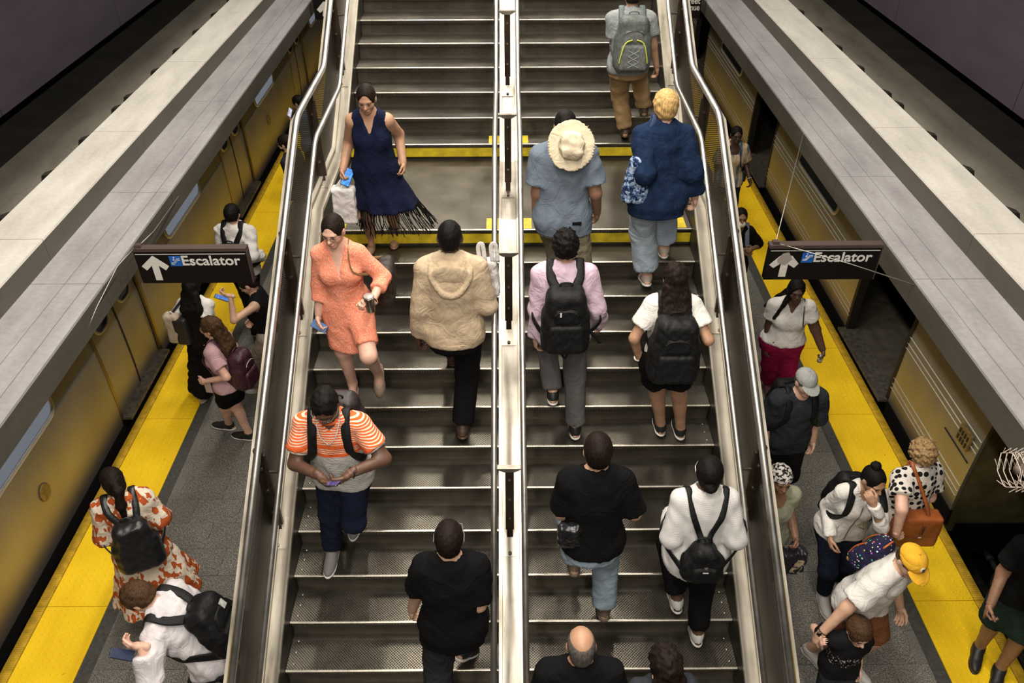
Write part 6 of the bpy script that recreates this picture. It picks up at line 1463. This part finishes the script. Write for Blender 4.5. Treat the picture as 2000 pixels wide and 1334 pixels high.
P26 = person('man in grey cap and charcoal tee on the right platform', (1580, 727), PZ, 1.0, 184, 6, 0, 8, 6, False, 1.10, .15, 'pale', stride=.05, arms=((1587, 860, .05), None), hands=({'curl': .4}, {}),
             top=dict(sleeve=.9, off=.03, hem=-.16, mat=K_CHAR, loose=.035, wr=.007, wl=.13), bottom=dict(mat=K_BLACK, off=.024, len=1.1, bot=.02, name='shorts'), shoes=dict(mat=S_BLACK), hair=h_cap(cloth('cap_grey', (.33, .335, .32))), face=True,
             extra=lambda J: (h_short(hair_mat('grey', (.16, .14, .12)), .006, -.06)(J), backpack(J, 'black backpack on the man in the grey cap', PACK_B, (.30, .44, .17), xs=.11, wd=.03)))
def zebra(q): n = q.noise(1.0, 3, sc3=(45, 45, 75)); return q.ramp(n, [(.48, (.02, .017, .016)), (.52, (.62, .58, .53))])
def ex27(J):
    he, H = J['he'], J['H']; f_ = Field([he(0, -.012, .032, .092, .112, .098), he(0, -.07, -.01, .065, .05, .06, .03)], .008, (.003, .04, 2)); f_.cut(H(0, .05, .022), -unit(J['HA'][2]-J['HA'][1]*.25)); J['piece']('headwrap', f_, pat_mat('zebra_wrap', zebra))
    c = atN(1545, 1095, J['wr'][0]+J['F']*.05, J['F']); soft_bag('shopping_bag', 'black and tan shopping bag carried by the woman with the headwrap', 'bag', c, (J['R'], J['F'], unit(U3+J['R']*.15)), (.10, .05, .13), mat('bag_black_poly', (.014, .014, .018), .35, 0, (12, .5)), rad=.02, wr=(.012, .09, 3), strap=[[c+U3*.12+J['R']*.06, J['wr'][0]-U3*.06, c+U3*.12-J['R']*.06]], swd=.012,
             extra=lambda E, b: MB().obox(c+J['F']*.055-J['R']*.04-U3*.01, unit(J['R']+U3*.3), J['F'], unit(U3-J['R']*.3), .04, .004, .075).build('printed_side', pat_mat('print_tan', lambda q: q.ramp(q.noise(22, 2), [(.4, (.02, .05, .12)), (.5, (.45, .33, .20)), (.7, (.60, .48, .34))])), E))
P27 = person('woman in patterned headwrap and sage tee beside the right railing', (1530, 917), PZ, .93, 183, 3, 0, 0, 0, .7, 1.08, .2, 'brown', stride=.05, arms=((1553, 1048, .16), None), hands=({'curl': .7}, {}),
             top=dict(sleeve=.5, off=.016, hem=-.1, mat=cloth('sage', (.30, .30, .215)), neck='scoop', loose=.012), bottom=dict(mat=K_BLACK, off=.02), shoes=dict(mat=S_BLACK), hair=None, face=True, extra=ex27)
def ex28(J):
    s, NB, su, fc, rc = J['s'], J['NB'], J['su'], J['fc'], J['rc']
    backpack(J, 'black backpack on the woman in the white zip jacket', PACK_B, (.28, .42, .15), xs=.105, wd=.030)
    z = [J['shirt'].settle(NB-su*h*s, fc, .004) for h in np.linspace(.10, .60, 10)]; MB().tube(z, .005, 6).build('zip', mat('zip_grey', (.20, .19, .18), .4, .4), J['top'])
    for sg in (-1, 1):
        q = [J['shirt'].settle(NB-su*(.40+.05*k)*s+rc*sg*(.05+.07*k)*s, unit(fc+rc*sg*.3), .003) for k in (0, 1)]; MB().tube(q, .004, 5).build('pocket_zip', mat('zip_grey', (.20, .19, .18), .4, .4), J['top'])
    J['piece']('collar', Field([cone(NB-su*.01*s+fc*.01*s, NB+su*.06*s+fc*.01*s, .080*s, .074*s, 0, flat=True, flata=True), cone(NB-su*.05*s+fc*.03*s, J['Hc']+fc*.02, .062*s, .066*s, 0, 's')], .007), K_WHITE, J['top'])
P28 = person('woman in white zip jacket with a hair bun, hand raised to her mouth', (1716, 920), PZ, .975, 178, 10, -4, 14, 18, True, 1.05, .02, 'tan', ht=1.66, feet=((1628, 1146, PZ), (1606, 1178, PZ)), arms=((1706, 985, .22), (1622, 1050, -.1, 'y')), hands=({'curl': .7, 'dir': (-.2, .8, -.5), 'palm': (-1, .1, -.2), 'pole': (.1, -1, .5)}, {'curl': .4}),
             top=dict(sleeve=1.97, off=.014, hem=-.08, mat=K_WHITE, name='jacket', neck='v', dp=.07, loose=.008, wr=.004), bottom=dict(mat=cloth('ink_denim', (.012, .016, .030)), off=.012, bot=.01, len=1.85), shoes=dict(mat=S_WHITE, sole=sole_white()), hair=h_bun(H_BLACK, (0, -.055, .118), .042, .006), face=True, extra=ex28)
def polka(q):
    v = q.n('TexVoronoi'); v.inputs['Scale'].default_value = 19; v.inputs['Randomness'].default_value = .35; q.l(q.tc.outputs['Object'], v.inputs['Vector']); return q.ramp(v.outputs['Distance'], [(.40, (.012, .012, .012)), (.43, (.66, .61, .55))], 'LINEAR')
def ex29(J):
    s, R, F = J['s'], J['R'], J['F']; c = atN(1786, 1031, J['P0']-F*.185*s+R*.0, np.array([0, 1, 0])); m = mat('cognac_leather', (.30, .082, .020), .45, 0, (7, .3), (25, .15)); dk = mat('cognac_dark', (.17, .05, .02), .5); tp = J['shirt'].settle(J['sh'][0]+J['rc']*.06*s, U3, .006)
    X = np.array([1., 0, 0]); Yv = np.array([0, 1., 0])
    def ex(E, b):
        MB().obox(c-Yv*.072+X*.02+U3*.06, X, Yv, U3, .014, .004, .055).build('zip_tab', dk, E); MB().obox(c-Yv*.076+X*.02+U3*.05, X, Yv, U3, .004, .003, .04).build('zip', M_RUB, E)
        P = [c-Yv*.072-X*.14-U3*.02, c-Yv*.073-U3*.035, c-Yv*.072+X*.14-U3*.01]; MB().tube(P, .004, 5).build('seam', dk, E); MB().obox(c-Yv*.075+X*.02-U3*.03, X, Yv, U3, .012, .003, .004).build('clasp', M_FRAME, E)
        for sg in (-1, 1): MB().tube([c+X*sg*.07+U3*.10-Yv*.05, c+X*sg*.07+U3*.14-Yv*.03], .012, 6, False, .3, Yv).build('strap_tab', dk, E)
    soft_bag('handbag', 'large cognac leather handbag of the woman in the polka dot top', 'bag', c, (X, Yv, U3), (.19, .068, .17), m, rad=.028, taper=.10, wr=(.003, .15, 2), strap=[[c+U3*.13+X*.06-Yv*.03, c+U3*.26+X*.02, tp-F*.04, tp+F*.03, c+U3*.14-X*.05+Yv*.06]], strap_m=m, swd=.014, extra=ex)
P29 = person('curly grey-blond woman in polka dot top with a cognac bag at the right train', (1808, 864), PZ, .945, 15, 5, 0, 12, -10, True, 1.12, .22, 'pale', stride=.06, arms=((1750, 1044, -.30, 'y'), None), hands=({'curl': .6, 'pole': (-1, -.1, .6), 'dir': (.2, -.9, -.5)}, {}),
             top=dict(sleeve=.62, off=.024, hem=-.14, mat=pat_mat('polka', polka), loose=.02), bottom=dict(mat=cloth('off_white', (.46, .43, .39)), off=.024, bot=.02), shoes=dict(mat=S_WHITE), hair=h_short(H_SANDY, .026, -.07, .05, .012), extra=ex29)
def kid(q): 
    v = q.n('TexVoronoi'); v.inputs['Scale'].default_value = 34; q.l(q.tc.outputs['Object'], v.inputs['Vector']); return q.mix(q.math('LESS_THAN', v.outputs['Distance'], .22), (.022, .020, .050), v.outputs['Color'])
def ex30(J):
    s = J['s']; om = mat('orange_webbing', (.50, .12, .03), .6)
    E = backpack(J, 'small patterned navy backpack with orange straps on the man in the yellow cap', pat_mat('kid_pattern', kid), (.26, .34, .14), at=(-.02, -.12), xs=.11, wd=.016, strap_m=om, pocket=True, sag=.05, side=())
    c, A, (W2, D2, H2), _ = J['pack']
    for sg in (-1, 1): MB().tube(spline([c-A[1]*D2*1.15+A[0]*sg*W2*.6-A[2]*H2*.8, c-A[1]*D2*1.3+A[0]*sg*W2*.55, c-A[1]*D2*.6+A[0]*sg*W2*.5+A[2]*H2*.95], 5), .006, 6).build('piping', om, E, True)
    k = c-A[2]*(H2+.03)-A[1]*.06+A[0]*.02; t = empty('plush_toy', tuple(k)); tag(t, 'tiny plush toy dangling from the patterned backpack', 'toy'); ym = cloth('toy_tan', (.42, .26, .08)); bm = cloth('toy_dark', (.05, .035, .03))
    for nm, o_, r_, mm in (('toy_body', (0, 0, -.03), .022, ym), ('toy_head', (0, 0, .0), .019, ym), ('toy_ear', (.014, 0, .018), .008, bm), ('toy_ear', (-.014, 0, .018), .008, bm), ('toy_foot', (.015, 0, -.052), .010, bm)):
        V, Q = Field([ell(k+np.array(o_), np.eye(3), (r_, r_, r_))], .005).surf(); link_mesh(nm, np_mesh(nm, [(V, Q, 0)], k, [mm]), t)
    wristband(J, 1, WATCH)
P30 = person('man in yellow cap and white tee holding a child by the hand', (1792, 1080), PZ, 1.0, 212, 17, 0, 20, -20, False, 1.10, .12, 'fair', ht=1.68, stride=.12, arms=(None, (1600, 1240, -.12, 'y')), hands=({}, {'curl': .8, 'palm': (.5, -.5, -.6), 'pole': (-.5, -.2, .9)}),
             top=dict(sleeve=.72, off=.026, hem=-.10, mat=K_WHITE, loose=.026, wr=.007, wl=.12), bottom=dict(mat=cloth('rust_shorts', (.17, .065, .030)), off=.026, len=.95, bot=.02, name='shorts'), shoes=dict(mat=S_WHITE), hair=h_cap(cloth('cap_yellow', (.78, .42, .035)), .09, patch=mat('patch_white', (.68, .64, .56), .6)), face=True,
             extra=lambda J: (h_short(H_BROWN, .005, -.06)(J), ex30(J)))
def tee31(q): n = q.noise(1.0, 2, sc3=(70, 70, 40)); x, y, z = q.xyz(); band = q.math('MULTIPLY', q.math('GREATER_THAN', z, .68), q.math('LESS_THAN', z, .80)); return q.mix(q.math('MULTIPLY', band, q.math('GREATER_THAN', n, .60)), (.012, .012, .013), (.42, .38, .40))
P31 = person('small child with brown bowl haircut in black printed tee, held by the hand', (1686, 1220), PZ, .66, 184, 4, 0, 14, 0, False, .98, .05, 'pale', hs=1.36, stride=.08, arms=(None, (1604, 1260, -.02, 'y')), hands=({'curl': .4}, {'curl': .4, 'dir': (.2, .9, .3)}),
             top=dict(sleeve=.8, off=.020, hem=-.12, mat=pat_mat('kid_tee', tee31), loose=.022), bottom=dict(mat=K_CHAR, off=.018, len=1.0, name='shorts'), shoes=dict(mat=S_BLACK, sole=sole_white()), hair=h_short(H_BROWN, .020, -.06, .030, .003), face=True)
def ex33(J):
    phone('black phone in the lowered hand of the man at the right frame edge', J['wr'][1]-U3*.07*J['s']+J['F']*.02, -J['R'], unit(U3+J['F']*.4), mat('screen_off', (.01, .01, .012), .2), PHB)
    for i in range(2):
        e = J['sh'][i]+(J['el'][i]-J['sh'][i])*.68; d = unit(J['el'][i]-J['sh'][i]); J['piece']('sleeve_trim', Field([cone(e-d*.006, e+d*.006, .074, .074, 0, flat=True, flata=True), cone(e-d*.1, e+d*.1, .060, .060, 0, 's')], .006), K_WHITE, J['top'])
P33 = person('man in black tee and dark green shorts cut off by the right frame edge', (2092, 1035), PZ, 1.0, 150, 8, 0, 5, 0, False, 1.08, .08, 'brown', feet=((1945, 1325, PZ), (1905, 1282, PZ)), arms=(None, (1935, 1180, -.15, 'y')), hands=({}, {'curl': .7}),
             top=dict(sleeve=.68, off=.024, hem=-.10, mat=K_BLACK, loose=.018), bottom=dict(mat=cloth('dark_green', (.014, .026, .020)), off=.03, len=.92, bot=.025, name='shorts'), shoes=dict(mat=S_BLACK), hair=h_short(H_BLACK, .01), extra=ex33)
print('TRIS', TRIS[0])
